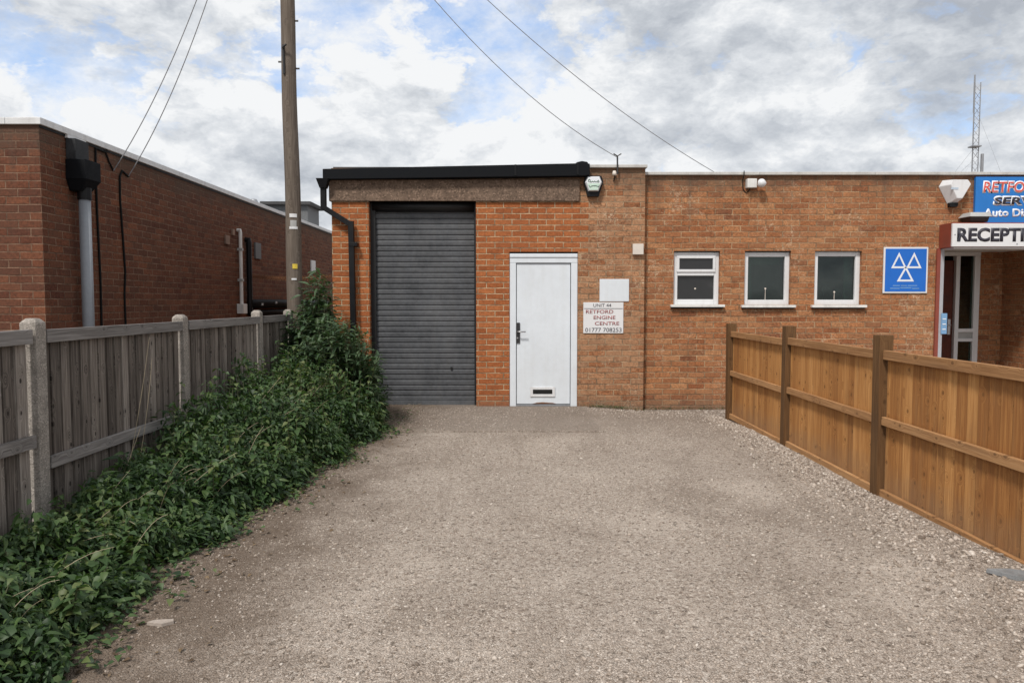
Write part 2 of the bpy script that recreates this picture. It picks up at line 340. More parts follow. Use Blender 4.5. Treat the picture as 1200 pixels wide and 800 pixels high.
# ------------------------------------------------------------------ mesh helpers
ORG = {}
class MB:
    def __init__(s): s.v = []; s.f = []; s.r = []
    def add(s, vs, fs, rnd=None):
        o = len(s.v); s.v += [Vector(q) for q in vs]; s.f += [[i+o for i in q] for q in fs]
        s.r += [random.random() if rnd is None else rnd]*len(fs); return s
    def box(s, x0, x1, y0, y1, z0, z1, rnd=None):
        x0, x1 = min(x0, x1), max(x0, x1); y0, y1 = min(y0, y1), max(y0, y1); z0, z1 = min(z0, z1), max(z0, z1)
        return s.add([(x0,y0,z0),(x1,y0,z0),(x1,y1,z0),(x0,y1,z0),(x0,y0,z1),(x1,y0,z1),(x1,y1,z1),(x0,y1,z1)],
              [(0,3,2,1),(4,5,6,7),(0,1,5,4),(1,2,6,5),(2,3,7,6),(3,0,4,7)], random.random() if rnd is None else rnd)
    def prism(s, poly, y0, y1):              # polygon in x-z (counter-clockwise seen from the front, -y), extruded in y
        n = len(poly)
        vs = [(p[0], y0, p[1]) for p in poly]+[(p[0], y1, p[1]) for p in poly]
        fs = [list(range(n)), list(range(2*n-1, n-1, -1))]+[[(i+1)%n, i, n+i, n+(i+1)%n] for i in range(n)]
        return s.add(vs, fs)
    def frustum(s, a, b):                    # two matching loops of points
        n = len(a)
        return s.add(list(a)+list(b), [list(range(n-1, -1, -1)), list(range(n, 2*n))]+[[i, (i+1)%n, n+(i+1)%n, n+i] for i in range(n)])
    def tube(s, pts, r, n=10, caps=True, r2=None):
        pts = [Vector(p) for p in pts]; k = len(pts); rings = []
        up = None
        for i, p in enumerate(pts):
            d = (pts[min(i+1, k-1)]-pts[max(i-1, 0)]).normalized()
            if up is None: up = Vector((0,0,1)) if abs(d.z) < .9 else Vector((1,0,0))
            a = d.cross(up).normalized(); bb = a.cross(d).normalized(); up = bb
            rr = r if r2 is None else r+(r2-r)*i/(k-1)
            rings.append([p+(a*math.cos(2*math.pi*j/n)+bb*math.sin(2*math.pi*j/n))*rr for j in range(n)])
        vs = [q for ring in rings for q in ring]; fs = []
        for i in range(k-1):
            for j in range(n): fs.append([i*n+j, i*n+(j+1)%n, (i+1)*n+(j+1)%n, (i+1)*n+j])
        if caps: fs += [list(range(n-1, -1, -1)), [(k-1)*n+j for j in range(n)]]
        return s.add(vs, fs, random.random())
    def build(s, name, mat, parent=None, bevel=0., smooth=False, origin=None, label=None):
        if origin is None: origin = ORG.get(parent.name, Vector()) if parent else Vector()
        me = bpy.data.meshes.new(name); bm = bmesh.new()
        lay = bm.faces.layers.float.new('rnd')
        vs = [bm.verts.new(q-origin) for q in s.v]
        for f, r in zip(s.f, s.r):
            try: q = bm.faces.new([vs[i] for i in f]); q[lay] = r; q.smooth = smooth
            except ValueError: pass
        bmesh.ops.recalc_face_normals(bm, faces=bm.faces)
        if bevel: bmesh.ops.bevel(bm, geom=list(bm.edges), offset=bevel, segments=2, affect='EDGES', profile=.6, clamp_overlap=True)
        bm.to_mesh(me); bm.free()
        return link(name, me, mat, parent, origin, label)
def link(name, me, mat, parent=None, origin=None, label=None):
    o = bpy.data.objects.new(name, me); COL.objects.link(o)
    me.materials.append(MATS[mat])
    if parent: o.parent = parent; ORG[o.name] = ORG.get(parent.name, Vector()) if origin is None else origin
    if label: o['label'] = label
    return o
def thing(name, label, cat, loc=(0,0,0), group=None):
    o = bpy.data.objects.new(name, None); COL.objects.link(o); o.location = loc; o.empty_display_size = .1
    ORG[o.name] = Vector(loc); tag(o, label, cat, group); return o
def tag(o, label, cat, group=None, kind=None):
    if label: o['label'] = label
    if cat: o['category'] = cat
    if group: o['group'] = group
    if kind: o['kind'] = kind
    return o
def solo(mb, name, mat, label, cat, loc, group=None, **kw):       # a thing that is one mesh, its origin at its base
    o = mb.build(name, mat, None, origin=Vector(loc), **kw); o.location = loc
    return tag(o, label, cat, group)
def copy_tree(o, parent=None):
    c = o.copy(); COL.objects.link(c)
    if parent: c.parent = parent
    for ch in list(o.children): copy_tree(ch, c)
    return c

def text_part(txt, x0, x1, z0, z1, y, mat, parent, bold=.012, shear=0., thick=.003, name='lettering', pad=0.):
    cu = bpy.data.curves.new('lettering', 'FONT'); cu.body = txt; cu.offset = bold; cu.shear = shear; cu.extrude = .0; cu.resolution_u = 3
    ob = bpy.data.objects.new('lettering', cu); COL.objects.link(ob)
    dg = bpy.context.evaluated_depsgraph_get(); me = bpy.data.meshes.new_from_object(ob.evaluated_get(dg))
    bpy.data.objects.remove(ob); bpy.data.curves.remove(cu)
    xs = [v.co.x for v in me.vertices]; ys = [v.co.y for v in me.vertices]
    ax, bx, ay, by = min(xs), max(xs), min(ys), max(ys)
    og = ORG.get(parent.name, Vector())
    x0 -= pad; x1 += pad; z0 -= pad; z1 += pad
    for v in me.vertices:
        X = x0+(v.co.x-ax)/(bx-ax)*(x1-x0); Z = z0+(v.co.y-ay)/(by-ay)*(z1-z0)
        v.co = Vector((X, y, Z))-og
    bm = bmesh.new(); bm.from_mesh(me)
    bmesh.ops.remove_doubles(bm, verts=bm.verts, dist=1e-5)
    ret = bmesh.ops.extrude_face_region(bm, geom=list(bm.faces))
    bmesh.ops.translate(bm, vec=(0, thick, 0), verts=[e for e in ret['geom'] if isinstance(e, bmesh.types.BMVert)])
    bmesh.ops.recalc_face_normals(bm, faces=bm.faces)
    bm.to_mesh(me); bm.free(); me.name = name
    return link(name, me, mat, parent)

def wall_rects(mb, rects, y0, y1):
    for (a, b, c, d) in rects: mb.box(a, b, y0, y1, c, d)

# ------------------------------------------------------------------ ground
def vn(x, y, s, k):                               # cheap smooth noise
    return math.sin(x*s*1.3+k)*math.cos(y*s*1.1+k*1.7)+.5*math.sin((x+y)*s*2.1+k*2.3)*math.cos((x-y)*s*1.7+k)
def sstep(a, b, v):
    t = min(1, max(0, (v-a)/(b-a))); return t*t*(3-2*t)
APX0, APX1, APY0 = -2.34, fx(688, 480), 7.75
def gz(x, y):
    z = .006*vn(x, y, 1.3, 2.)+.004*vn(x, y, 3.7, 5.)
    z -= .055*sstep(7.2, 9.5, y)*sstep(.9, 1.9, x)
    z += .048*(1-sstep(3.2, 5.4, y))*sstep(1.7, 2.6, x)*(1-sstep(2.75, 3.2, x))
    if APX0-.3 < x < APX1+.25 and y > APY0-.3:
        k = sstep(APX0-.3, APX0, x)*sstep(APX1+.25, APX1-.02, x)*sstep(APY0-.3, APY0, y)
        z = z*(1-k)-.006*k
    return z
xs = [-300, -120, -60, -30, -15, -8, -5, -4, -3.4]+[round(-3+.1*i, 3) for i in range(61)]+[3.4, 4, 5, 8, 15, 30, 60, 120, 300]
ys = [-200, -80, -30, -10, -4, -2, -1]+[round(-.2+.1*i, 3) for i in range(102)]+[10.6, 11.5, 13, 16, 22, 35, 60, 120, 400]
mb = MB()
mb.add([(x, y, gz(x, y) if abs(x) < 3.3 and -.5 < y < 10.2 else (-.055*sstep(7.2, 9.5, y)*sstep(.9, 1.9, x) if x > 0 else 0)) for y in ys for x in xs],
       [(j*len(xs)+i, j*len(xs)+i+1, (j+1)*len(xs)+i+1, (j+1)*len(xs)+i) for j in range(len(ys)-1) for i in range(len(xs)-1)], .5)
o = mb.build('ground', 'gravel', smooth=True); tag(o, None, None, kind='structure')
if o.data.polygons[0].normal.z < 0: o.data.flip_normals()
mb = MB().box(APX0, APX1, APY0, YF-.001, -.12, .009)
mb.box(APX0, -.42, YF-.001, YF+.9, -.12, .008)
o = mb.build('concrete_apron', 'gravel', bevel=.004); tag(o, None, None, kind='structure')

# ------------------------------------------------------------------ workshop unit
BASE = -.12
X390, X433, X558, X597, X677, X755 = fx(390), fx(433), fx(558), fx(597), fx(677), fx(755, 330)
ZL0, ZL1 = fz(236), fz(211)                        # lintel
ZTOP = fz(197)                                     # top of brickwork
ZD = fz(295)                                       # top of the door frame
unit = thing('workshop_unit', 'orange brick workshop unit with grey roller shutter and white door', 'building', ((X390+X755)/2, YF, 0))
def course(z): return math.floor(z/.075)*.075
infill = MB(); weath = MB()
TH = .24
infill.box(X390, X433, YF, YF+TH, BASE, ZL0)
infill.box(X558, X597, YF, YF+TH, BASE, ZD)
# toothed joint between the new infill and the old brickwork, course by course
z = ZD; edge0 = .225*math.floor(fx(681, 260)/.225)
while z < ZL0-1e-4:
    z1 = min(ZL0, course(z+1e-4)+.075); row = int(math.floor((z+1e-4)/.075))
    e = edge0+(.1125 if row % 2 else 0.)
    infill.box(X558, e, YF, YF+TH, z, z1); weath.box(e, X755, YF, YF+TH, z, z1); z = z1
weath.box(X677, X755, YF, YF+TH, BASE, ZD)
weath.box(X390, X755, YF+.002, YF+TH, ZL0, ZTOP)
infill.build('infill_brickwork', 'brick_orange', unit, label='newer bright orange brick with pale mortar')
weath.build('old_brickwork', 'brick_weathered', unit, label='older mottled brown brick')
DEP = 7.0
mb = MB().box(X390, X390+TH, YF+TH, YF+DEP, BASE, ZTOP-.02)
mb.box(X755-TH, X755, YF+TH, YF+DEP, BASE, ZTOP-.02); mb.box(X390+TH, X755-TH, YF+DEP-TH, YF+DEP, BASE, ZTOP-.02)
mb.build('side_wall', 'brick_long_wall', unit)
MB().box(X390+.02, X755-.02, YF+.03, YF+DEP-.02, ZTOP-.015, ZTOP+.02).build('roof', 'roof_felt', unit)
# concrete beam
MB().box(fx(386, 225), fx(679, 225), YF-.035, YF+.1, ZL0, ZL1).build('lintel', 'lintel_concrete', unit, bevel=.008)
# black felt-edged roof fascia, falling to the left
xa, xb = fx(381, 205), fx(690, 200)
poly = [(xa, fz(212)), (xb-.09, fz(208)), (xb, fz(207)), (xb, fz(194)), (xb-.12, fz(193.5)), (xa, fz(200))]
fa = MB().prism(poly, YF-.13, YF+.05).build('fascia', 'black_felt', unit, bevel=.006)
MB().prism([(xb-.2, fz(194.2)), (xb-.01, fz(194)), (xb-.03, fz(191.4)), (xb-.1, fz(190.4)), (xb-.16, fz(191.6))], YF-.10, YF+.08).build('felt_fold', 'black_felt', fa, bevel=.006)
for px in (604, 676): MB().box(fx(px, 205)-.012, fx(px, 205)+.012, YF-.138, YF-.129, fz(210-(px-382)*.011), fz(198-(px-382)*.013)).build('fascia_joint', 'black_plastic', fa)
# gutter outlet and swan-neck downpipe
g = MB()
hx = fx(380, 217)
g.frustum([(hx-.03, YF-.13, fz(222)), (hx+.05, YF-.13, fz(222)), (hx+.05, YF-.03, fz(222)), (hx-.03, YF-.03, fz(222))],
          [(hx-.07, YF-.16, fz(211)), (hx+.09, YF-.16, fz(211)), (hx+.09, YF-.0, fz(211)), (hx-.07, YF-.0, fz(211))])
dp = g.build('gutter_outlet', 'black_plastic', unit, bevel=.003)
p1, p2, p3 = fx(381, 240), fx(411, 262), fx(416, 330)
pipe = MB()
def sqpipe(mb, a, b, w):
    a, b = Vector(a), Vector(b); d = (b-a).normalized(); n = Vector((0, 1, 0)); c = d.cross(n).normalized()
    lo = [a+c*w*sx+n*w*sy for sx, sy in ((-1,-1),(1,-1),(1,1),(-1,1))]; hi = [q+(b-a) for q in lo]
    mb.frustum(lo, hi)
w = .034; yp = YF-.075
sqpipe(pipe, (p1, yp, fz(219)), (p1, yp, fz(246)), w)
sqpipe(pipe, (p1-.012, yp+.001, fz(243.5)), (p2+.02, yp+.001, fz(264)), w)
sqpipe(pipe, (p2+.02, yp, fz(260)), (p3, yp, .0), w)
dn = pipe.build('downpipe', 'black_plastic', unit, bevel=.004)
for zz in (fz(287), fz(390), .25): MB().box(p3-.055, p3+.055, yp-.04, YF-.001, zz-.025, zz+.025).build('pipe_clip', 'black_plastic', dn, bevel=.004)
# coping of the unit (right of the fascia)
MB().box(xb+.012, X755+.02, YF-.045, YF+.3, ZTOP, fz(193.6)).build('coping', 'coping_grey', unit, bevel=.005)
# roller shutter
ys0 = YF+.15
pitch = .0718; prof = []
zt = ZL0+.02; zz = .06
while zz < zt:
    sj = random.gauss(0, .0012)
    for q, dy in ((0, .0), (.07, -.006), (.16, -.0085), (.40, -.0095), (.62, -.0105), (.78, -.0095), (.84, -.004), (.89, .003), (.95, .004)):
        prof.append((ys0+dy+sj, zz+q*pitch+sj*.6))
    zz += pitch
sx0, sx1 = X433+.045, X558-.02
vs = [(x, a, b) for (a, b) in prof for x in (sx0, sx1)]
mb = MB().add(vs, [(2*i, 2*i+1, 2*i+3, 2*i+2) for i in range(len(prof)-1)], .5)
sh = mb.build('roller_shutter', 'shutter_metal', unit)
MB().box(sx0, sx1, ys0-.022, ys0+.012, .006, .062).build('bottom_rail', 'shutter_metal', sh, bevel=.004)
mb = MB().box(X433+.001, X433+.07, ys0-.05, ys0-.024, .004, ZL0-.002); mb.box(X558-.03, X558-.001, ys0-.05, ys0-.024, .004, ZL0-.002)
mb.build('guide_rail', 'guide_metal', sh, bevel=.003)
MB().box(X433+.002, X558-.002, ys0+.03, ys0+.05, 0.005, ZL0+.05).build('shutter_backing', 'soot_and_gap_shade', sh)
mb = MB().tube([(X433+.03, ys0-.005, ZL0-.05), (X558-.03, ys0-.005, ZL0-.05)], .075, 16)
mb.build('shutter_roll', 'guide_metal', sh, smooth=True)
MB().box(fx(528, 432)-.012, fx(528, 432)+.012, ys0-.03, ys0-.012, fz(434), fz(431)).build('lock', 'soot_and_gap_shade', sh)
# door
dr = MB(); yd = YF+.012
zt2 = fz(308)
dr.box(X597+.002, X597+.088, yd, yd+.11, .0, zt2); dr.box(X677-.088, X677-.002, yd, yd+.11, .0, zt2)
dr.box(X597+.002, X677-.002, yd, yd+.11, zt2+.001, ZD-.022)
fr = dr.build('door_frame', 'white_paint', unit, bevel=.006)
MB().box(X597+.004, X677-.004, yd-.012, yd+.03, fz(301.5), ZD-.024).build('drip_moulding', 'white_paint', fr, bevel=.006)
MB().box(X597+.003, X677-.003, yd+.06, yd+.1, ZD-.0215, ZD+.0).build('head_gap', 'soot_and_gap_shade', fr)
lx0, lx1 = X597+.096, X677-.096
leaf = MB().box(lx0, lx1, yd+.02, yd+.065, .035, zt2-.009).build('door', 'white_paint', unit, bevel=.004)
MB().box(X597+.088, X677-.088, yd+.07, yd+.09, .002, zt2).build('door_rebate', 'soot_and_gap_shade', fr)
MB().box(X597+.089, X677-.089, yd+.01, yd+.068, .004, .028).build('threshold', 'galvanised', fr, bevel=.003)
hp = MB().box(fx(603.5, 390), fx(609.3, 390), yd+.004, yd+.02, fz(402), fz(378)).build('lock_plate', 'dark_steel', leaf, bevel=.004)
hz = fz(388.5)
MB().tube([(fx(606.5, 390), yd+.01, hz), (fx(606.5, 390), yd-.045, hz), (fx(608, 390), yd-.055, hz), (fx(616, 390), yd-.055, hz)], .009, 8).build('handle', 'steel', leaf, smooth=True)
MB().tube([(fx(606.5, 396), yd+.01, fz(396)), (fx(606.5, 396), yd-.004, fz(396))], .011, 12).build('lock_cylinder', 'steel', leaf)
lp = MB()
la, lb, lc, ld = fx(621.5, 460), fx(650.5, 460), fz(465), fz(453.5)
lp.box(la, lb, yd+.008, yd+.02, lc, lc+.035); lp.box(la, lb, yd+.008, yd+.02, ld-.035, ld); lp.box(la, la+.035, yd+.0075, yd+.02, lc, ld); lp.box(lb-.035, lb, yd+.0075, yd+.02, lc, ld)
pl = lp.build('letter_plate', 'white_upvc', leaf, bevel=.003)
MB().box(la+.02, lb-.02, yd+.014, yd+.0195, lc+.02, ld-.02).build('letter_slot', 'soot_and_gap_shade', pl)
rp = [(fx(p, 472), fz(q)) for p, q in ((624, 473.2), (652, 473.2), (648, 472.2), (642, 471.9), (636, 471.4), (629, 472.0))]
MB().prism(rp, yd+.0175, yd+.022).build('rust_patch', 'rust', leaf)

# ------------------------------------------------------------------ long reception building on the right
ZR = fz(205.5, YR)
def rx(px, py=350): return fx(px, py, YR)
def rz(py): return fz(py, YR)
XE = 9.4; XP0 = rx(1100, 340)                       # porch opening starts
rec = thing('reception_building', 'long mottled brick building with three white windows and a reception porch', 'building', (4.6, YR, 0))
wins = [(rx(789.5, 325), rx(843.5, 325), rz(357), rz(294)), (rx(872.5, 325), rx(926.5, 325), rz(357.5), rz(294)), (rx(954.5, 325), rx(1009.5, 325), rz(357.5), rz(293.5))]
mb = MB(); zs0, zs1 = wins[0][2], wins[0][3]
ZSOF = rz(291); YB_ = YR+1.05
edges = [X755+.001]+[q for w_ in wins for q in (w_[0], w_[1])]+[XP0]
for i in range(0, len(edges), 2): mb.box(edges[i], edges[i+1], YR, YR+TH, zs0, zs1)
mb.box(X755+.001, XP0, YR, YR+TH, BASE, zs0)
mb.box(X755+.001, XP0, YR, YR+TH, zs1, ZR); mb.box(XP0, XE, YR, YR+TH, ZSOF, ZR)
XPE = rx(1236)
mb.box(XPE, XE, YR, YR+TH, BASE, ZSOF); mb.box(XPE, XPE+.2, YR+TH, YB_, BASE, ZSOF+.1)  # unseen right cheek, set close in to darken the porch
# porch recess: back wall right of the door, side wall
YB = YR+1.05
XD1 = fx(1147, 350, YB)
mb.box(XD1, XE, YB, YB+.2, BASE, ZSOF+.1); mb.box(XP0-.24, XP0-.001, YR+TH, YB+.2, BASE, ZSOF+.1)
mb.box(X755+.001, X755+TH, YR+TH, YR+DEP, BASE, ZR-.03); mb.box(XE-TH, XE, YR+TH, YR+DEP, BASE, ZR-.03); mb.box(X755+TH, XE-TH, YR+DEP-TH, YR+DEP, BASE, ZR-.03)
mb.build('brick_wall', 'brick_long_wall', rec)
MB().box(X755+.03, XE-.02, YR+.03, YR+DEP-.02, ZR-.025, ZR+.005).build('roof', 'roof_felt', rec)
cp = MB(); xcur = X755+.004
while xcur < XE:
    x2 = min(XE+.05, xcur+1.52); cp.box(xcur, x2-.004, YR-.045, YR+.28, ZR, ZR+.038); xcur = x2
cp.build('coping', 'coping_grey', rec, bevel=.005)
MB().box(XP0, XPE, YR+TH, YB, ZSOF+.02, ZSOF+.06).build('porch_ceiling', 'sill_white', rec)
# dark rooms behind the windows are closed off by the panes; each window: frame, pane(s), sill, catch
for k, (a, b, c, d) in enumerate(wins):
    y0, y1 = YR+.05, YR+.115; fw = .062
    f = MB()
    f.box(a, a+fw, y0, y1, c+.002, d-.012); f.box(b-fw, b, y0, y1, c+.002, d-.012)
    f.box(a+fw, b-fw, y0, y1, c+.002, c+fw+.01); f.box(a+fw, b-fw, y0, y1, d-.012-fw, d-.012)
    zm = rz(320.5)
    if k == 0: f.box(a+fw, b-fw, y0-.001, y1, zm-.026, zm+.026)
    win = f.build('window', 'white_upvc', rec, bevel=.006)
    MB().box(a+.001, b-.001, YR+.02, YR+.16, d-.0115, d+.0).build('head_gap', 'soot_and_gap_shade', win)
    if k == 0:
        MB().box(a+fw, b-fw, y0+.035, y0+.045, c+fw, zm-.02).build('pane', 'pane_frosted', win)
        s_ = MB(); q = .035
        s_.box(a+fw-.014, b-fw+.014, y0-.016, y0+.03, zm+.022, zm+.022+q); s_.box(a+fw-.014, b-fw+.014, y0-.016, y0+.03, d-.012-fw-q+.012, d-.012-fw+.012)
        s_.box(a+fw-.014, a+fw-.014+q, y0-.0155, y0+.03, zm+.022+q, d-.012-fw-q+.012); s_.box(b-fw+.014-q, b-fw+.014, y0-.0155, y0+.03, zm+.022+q, d-.012-fw-q+.012)
        s_.build('opening_sash', 'white_upvc', win, bevel=.005)
        MB().box(a+fw+.02, b-fw-.02, y0+.006, y0+.016, zm+.05, d-.012-fw-.02).build('pane', 'pane_frosted', win)
    else:
        MB().box(a+fw, b-fw, y0+.035, y0+.045, c+fw, d-fw-.01).build('pane', 'pane_clear', win)
    cx = (a+b)/2 + (.0 if k < 2 else -.01); cz = (rz(338), rz(338), rz(342))[k]
    cm = MB().tube([(cx, y0+.036, cz), (cx, y0+.026, cz)], .012, 12)
    if k: cm.box(cx-.0025, cx+.0025, y0+.028, y0+.0345, c+fw+.012, cz-.012)
    cm.build('sticker', 'cream_plastic', win)
    MB().box(a-.045, b+.06, YR-.06, y0-.001, c-.032, c+.002).build('sill', 'sill_white', win, bevel=.006)
    MB().box(a-.03, b+.04, YR-.03, YR+.05, c-.05, c-.033).build('sill_painted_shadow', 'black_plastic', win)  # black strip standing in for the shadow under the sill
# the dim room behind the windows
MB().box(X755+.3, XP0-.25, YR+1.9, YR+2.0, BASE, ZR-.1).build('inner_partition', 'room_paint', rec)
MB().box(wins[1][0]-.3, wins[2][1]+.3, YR+.30, YR+.75, wins[1][2]-.16, wins[1][2]-.12).build('inner_worktop', 'room_paint', rec)
MB().box(wins[1][0]+.02, wins[1][0]+.16, YR+.22, YR+.25, wins[1][2], wins[1][3]).build('curtain', 'curtain_grey', rec)
MB().box(wins[2][1]-.14, wins[2][1]-.01, YR+.22, YR+.25, wins[1][2], wins[1][3]).build('curtain', 'curtain_grey', rec)
MB().box(wins[1][0]-.02, wins[1][1]+.02, YR+.26, YR+.275, wins[1][3]-.17, wins[1][3]).build('roller_blind', 'curtain_grey', rec)
dl = thing('desk_lamp', 'angled grey desk lamp dimly seen behind the right of three windows', 'lamp', ((wins[2][0]+wins[2][1])/2, YR+.45, wins[2][2]-.12))
qx0, qz0 = (wins[2][0]+wins[2][1])/2, wins[2][2]-.12
MB().tube([(qx0+.05, YR+.45, qz0), (qx0+.05, YR+.45, qz0+.03)], .08, 14).build('lamp_base', 'galvanised', dl)
MB().tube([(qx0+.05, YR+.45, qz0+.03), (qx0-.02, YR+.45, qz0+.38), (qx0+.17, YR+.43, qz0+.31)], .012, 8).build('lamp_arm', 'galvanised', dl)
MB().tube([(qx0+.15, YR+.43, qz0+.33), (qx0+.19, YR+.42, qz0+.29), (qx0+.24, YR+.41, qz0+.22)], .03, 12, r2=.075).build('lamp_shade', 'galvanised', dl)
# porch joinery
ppost = MB().box(XP0+.003, XP0+.052, YR-.02, YR+.10, BASE, ZSOF-.002).build('porch_post', 'post_grey', rec, bevel=.004)
MB().box(XP0+.03, XP0+.105, YR-.034, YR-.022, rz(391), rz(367)).build('notice', 'sticker_blue', ppost)
for q in (373, 379, 385): MB().box(XP0+.045, XP0+.09, YR-.0365, YR-.0345, rz(q+1.2), rz(q)).build('notice_print', 'ink_white', ppost)
MB().box(XP0-.05, XP0-.002, YR-.03, YR-.002, BASE, ZSOF-.002).build('porch_trim', 'red_paint', rec, bevel=.004)
def bx(px, py=360): return fx(px, py, YB)
def bz(py): return fz(py, YB)
MB().box(XP0+.001, bx(1118.5), YB+.04, YB+.09, BASE, bz(305)).build('reception_door', 'door_brown', rec, bevel=.004)
rd = rec.children[-1]
rd = [c for c in rec.children if c.name.startswith('reception_door')][0]
hm = MB(); hx = bx(1113.5, 382)
hm.box(hx-.02, hx+.02, YB+.03, YB+.041, bz(392), bz(374)); hm.tube([(hx, YB+.03, bz(381)), (hx, YB-.01, bz(381)), (hx-.09, YB-.01, bz(381))], .01, 8)
hm.build('handle', 'steel', rd, bevel=0)
mb = MB(); 
for q in (340, 400): mb.box(XP0+.1, bx(1113), YB+.033, YB+.041, bz(q+22), bz(q-22))
mb.build('door_panel', 'door_brown', rd, bevel=.006)
sl = MB(); za, zb = BASE, bz(300)
sl.box(bx(1118.8), bx(1123.5), YB-.01, YB+.08, za, zb); sl.box(bx(1140.5), bx(1147)-.002, YB-.01, YB+.08, za, zb)
sl.box(bx(1123.5), bx(1140.5), YB-.009, YB+.08, bz(389), bz(385)); sl.box(bx(1123.5), bx(1140.5), YB-.009, YB+.08, bz(400), bz(396.5))
sl.box(XP0+.07, bx(1147), YB-.013, YB+.08, zb+.002, ZSOF+.018)
sw = sl.build('side_window', 'white_upvc', rec, bevel=.004)
MB().box(bx(1123.5), bx(1140.5), YB+.03, YB+.04, bz(385), zb).build('pane', 'pane_clear', sw)
MB().box(bx(1123.5), bx(1140.5), YB+.03, YB+.04, za, bz(400)).build('pane', 'pane_clear', sw)
MB().box(bx(1123.5), bx(1140.5), YB+.02, YB+.04, bz(396.5), bz(389)).build('letter_panel', 'grey_plastic', sw)
# canopy carrying the RECEPTION board
YC = YR-.30
def cx_(px, py=275): return fx(px, py, YC)
can = MB().box(XP0-.02, cx_(1262), YC+.02, YR-.002, fz(289.5, YC), fz(261.5, YC)+.01).build('canopy', 'red_paint', rec, bevel=.006)
MB().box(XP0+.02, cx_(1262)-.02, YC+.03, YR-.003, fz(291.2, YC), fz(289.5, YC)-.001).build('canopy_soffit', 'coping_white', can)
rs = thing('reception_sign', 'white board reading RECEPTION in heavy black letters on the porch canopy', 'sign', (cx_(1180), YC, fz(289, YC)))
MB().box(cx_(1115.5), cx_(1250), YC-.012, YC+.018, fz(289, YC), fz(262, YC)).build('board', 'sign_white', rs, bevel=.004)
text_part('RECEPTION', cx_(1121), cx_(1234), fz(283.3, YC), fz(267, YC), YC-.0155, 'ink_dark', rs, bold=.04, thick=.003)
for px, py in ((1118.5, 275), (1191, 286)): MB().tube([(cx_(px, py), YC-.011, fz(py, YC)), (cx_(px, py), YC-.016, fz(py, YC))], .008, 10).build('fixing_screw', 'galvanised', rs)
# lamp on the canopy
lmp = thing('bulkhead_lamp', 'grey weathered bulkhead lamp lying on top of the porch canopy', 'lamp', (fx(1143, 258, YR-.12), YR-.12, fz(262, YR-.12)))
def qx(px): return fx(px, 256, YR-.12)
def qz(py): return fz(py, YR-.12)
MB().frustum([(qx(1129), YR-.26, qz(255)), (qx(1155), YR-.26, qz(255)), (qx(1156), YR-.01, qz(255)), (qx(1128), YR-.01, qz(255))],
             [(qx(1133), YR-.2, qz(249.5)), (qx(1153), YR-.2, qz(249.5)), (qx(1153), YR-.03, qz(249.5)), (qx(1133), YR-.03, qz(249.5))]).build('hood', 'grey_plastic', lmp, bevel=.008)
MB().frustum([(qx(1133), YR-.2, qz(261)), (qx(1153), YR-.2, qz(261)), (qx(1153), YR-.03, qz(261)), (qx(1133), YR-.03, qz(261))],
             [(qx(1131), YR-.23, qz(255)+.002), (qx(1153.5), YR-.23, qz(255)+.002), (qx(1153.5), YR-.02, qz(255)+.002), (qx(1131), YR-.02, qz(255)+.002)]).build('lamp_body', 'dark_steel', lmp, bevel=.006)
# blue fascia sign
YS = YR-.045
def sx(px, py=235): return fx(px, py, YS)
def sz(py): return fz(py, YS)
gs = thing('garage_sign', 'blue garage board with red, black and white lettering above the canopy', 'sign', (sx(1200), YS, sz(263)))
MB().box(sx(1143), sx(1262), YS, YR-.004, sz(263), sz(207.3)).build('board', 'board_blue', gs, bevel=.004)
text_part('RETFORD', sx(1152), sx(1222), sz(225.2), sz(213), YS-.0035, 'ink_white', gs, bold=.07, shear=.08, thick=.004, pad=.015)
text_part('RETFORD', sx(1152), sx(1222), sz(225.2), sz(213), YS-.0065, 'ink_red', gs, bold=.0, shear=.08, thick=.003)
text_part('SERVICE', sx(1165), sx(1239), sz(239.5), sz(231), YS-.0035, 'ink_white', gs, bold=.06, shear=.08, thick=.004, pad=.018)
text_part('SERVICE', sx(1165), sx(1239), sz(239.5), sz(231), YS-.0065, 'ink_dark', gs, bold=.03, shear=.08, thick=.003)
text_part('Auto Diagnostics', sx(1153), sx(1251), sz(257), sz(244.5), YS-.004, 'ink_white', gs, bold=.035, thick=.003)

# ------------------------------------------------------------------ signs and fittings on the walls
YT = YR-.02
mot = thing('testing_station_sign', 'square blue sign with three white outlined triangles beside the porch', 'sign', (fx(1061, 316, YT), YT, fz(344, YT)))
ma, mb_, mc, md = fx(1035.3, 316, YT), fx(1087.3, 316, YT), fz(343.5, YT), fz(289.5, YT)
MB().box(ma, mb_, YT, YR-.002, mc, md).build('rim', 'sign_white', mot, bevel=.004)
MB().box(ma+.022, mb_-.022, YT-.003, YT+.002, mc+.022, md-.022).build('face', 'sign_blue', mot)
def tri(mb, cx, z0, w, h, t):
    o3 = [(cx-w/2, z0), (cx+w/2, z0), (cx, z0+h)]; k = t/(w/2)
    s = 1-2.0*t/h*1.05; cz = z0+h/3
    i3 = [(cx+(p[0]-cx)*s, cz+(p[1]-cz)*s) for p in o3]
    vs = [(p[0], YT-.0055, p[1]) for p in o3+i3]+[(p[0], YT-.0025, p[1]) for p in o3+i3]
    fs = []
    for i in range(3):
        j = (i+1) % 3
        fs += [(i, j, 3+j, 3+i), (6+i, 9+i, 9+j, 6+j), (i, 6+i, 6+j, j), (3+i, 3+j, 9+j, 9+i)]
    mb.add(vs, fs)
W = mb_-ma; mm = MB()
fxp = lambda q: ma+W*(q-55)/(662-55); fzp = lambda q: md-(md-mc)*(q-105)/(722-105)
tri(mm, fxp(262), fzp(388), W*.345, (md-mc)*.345, W*.060); tri(mm, fxp(468), fzp(388), W*.345, (md-mc)*.345, W*.060)
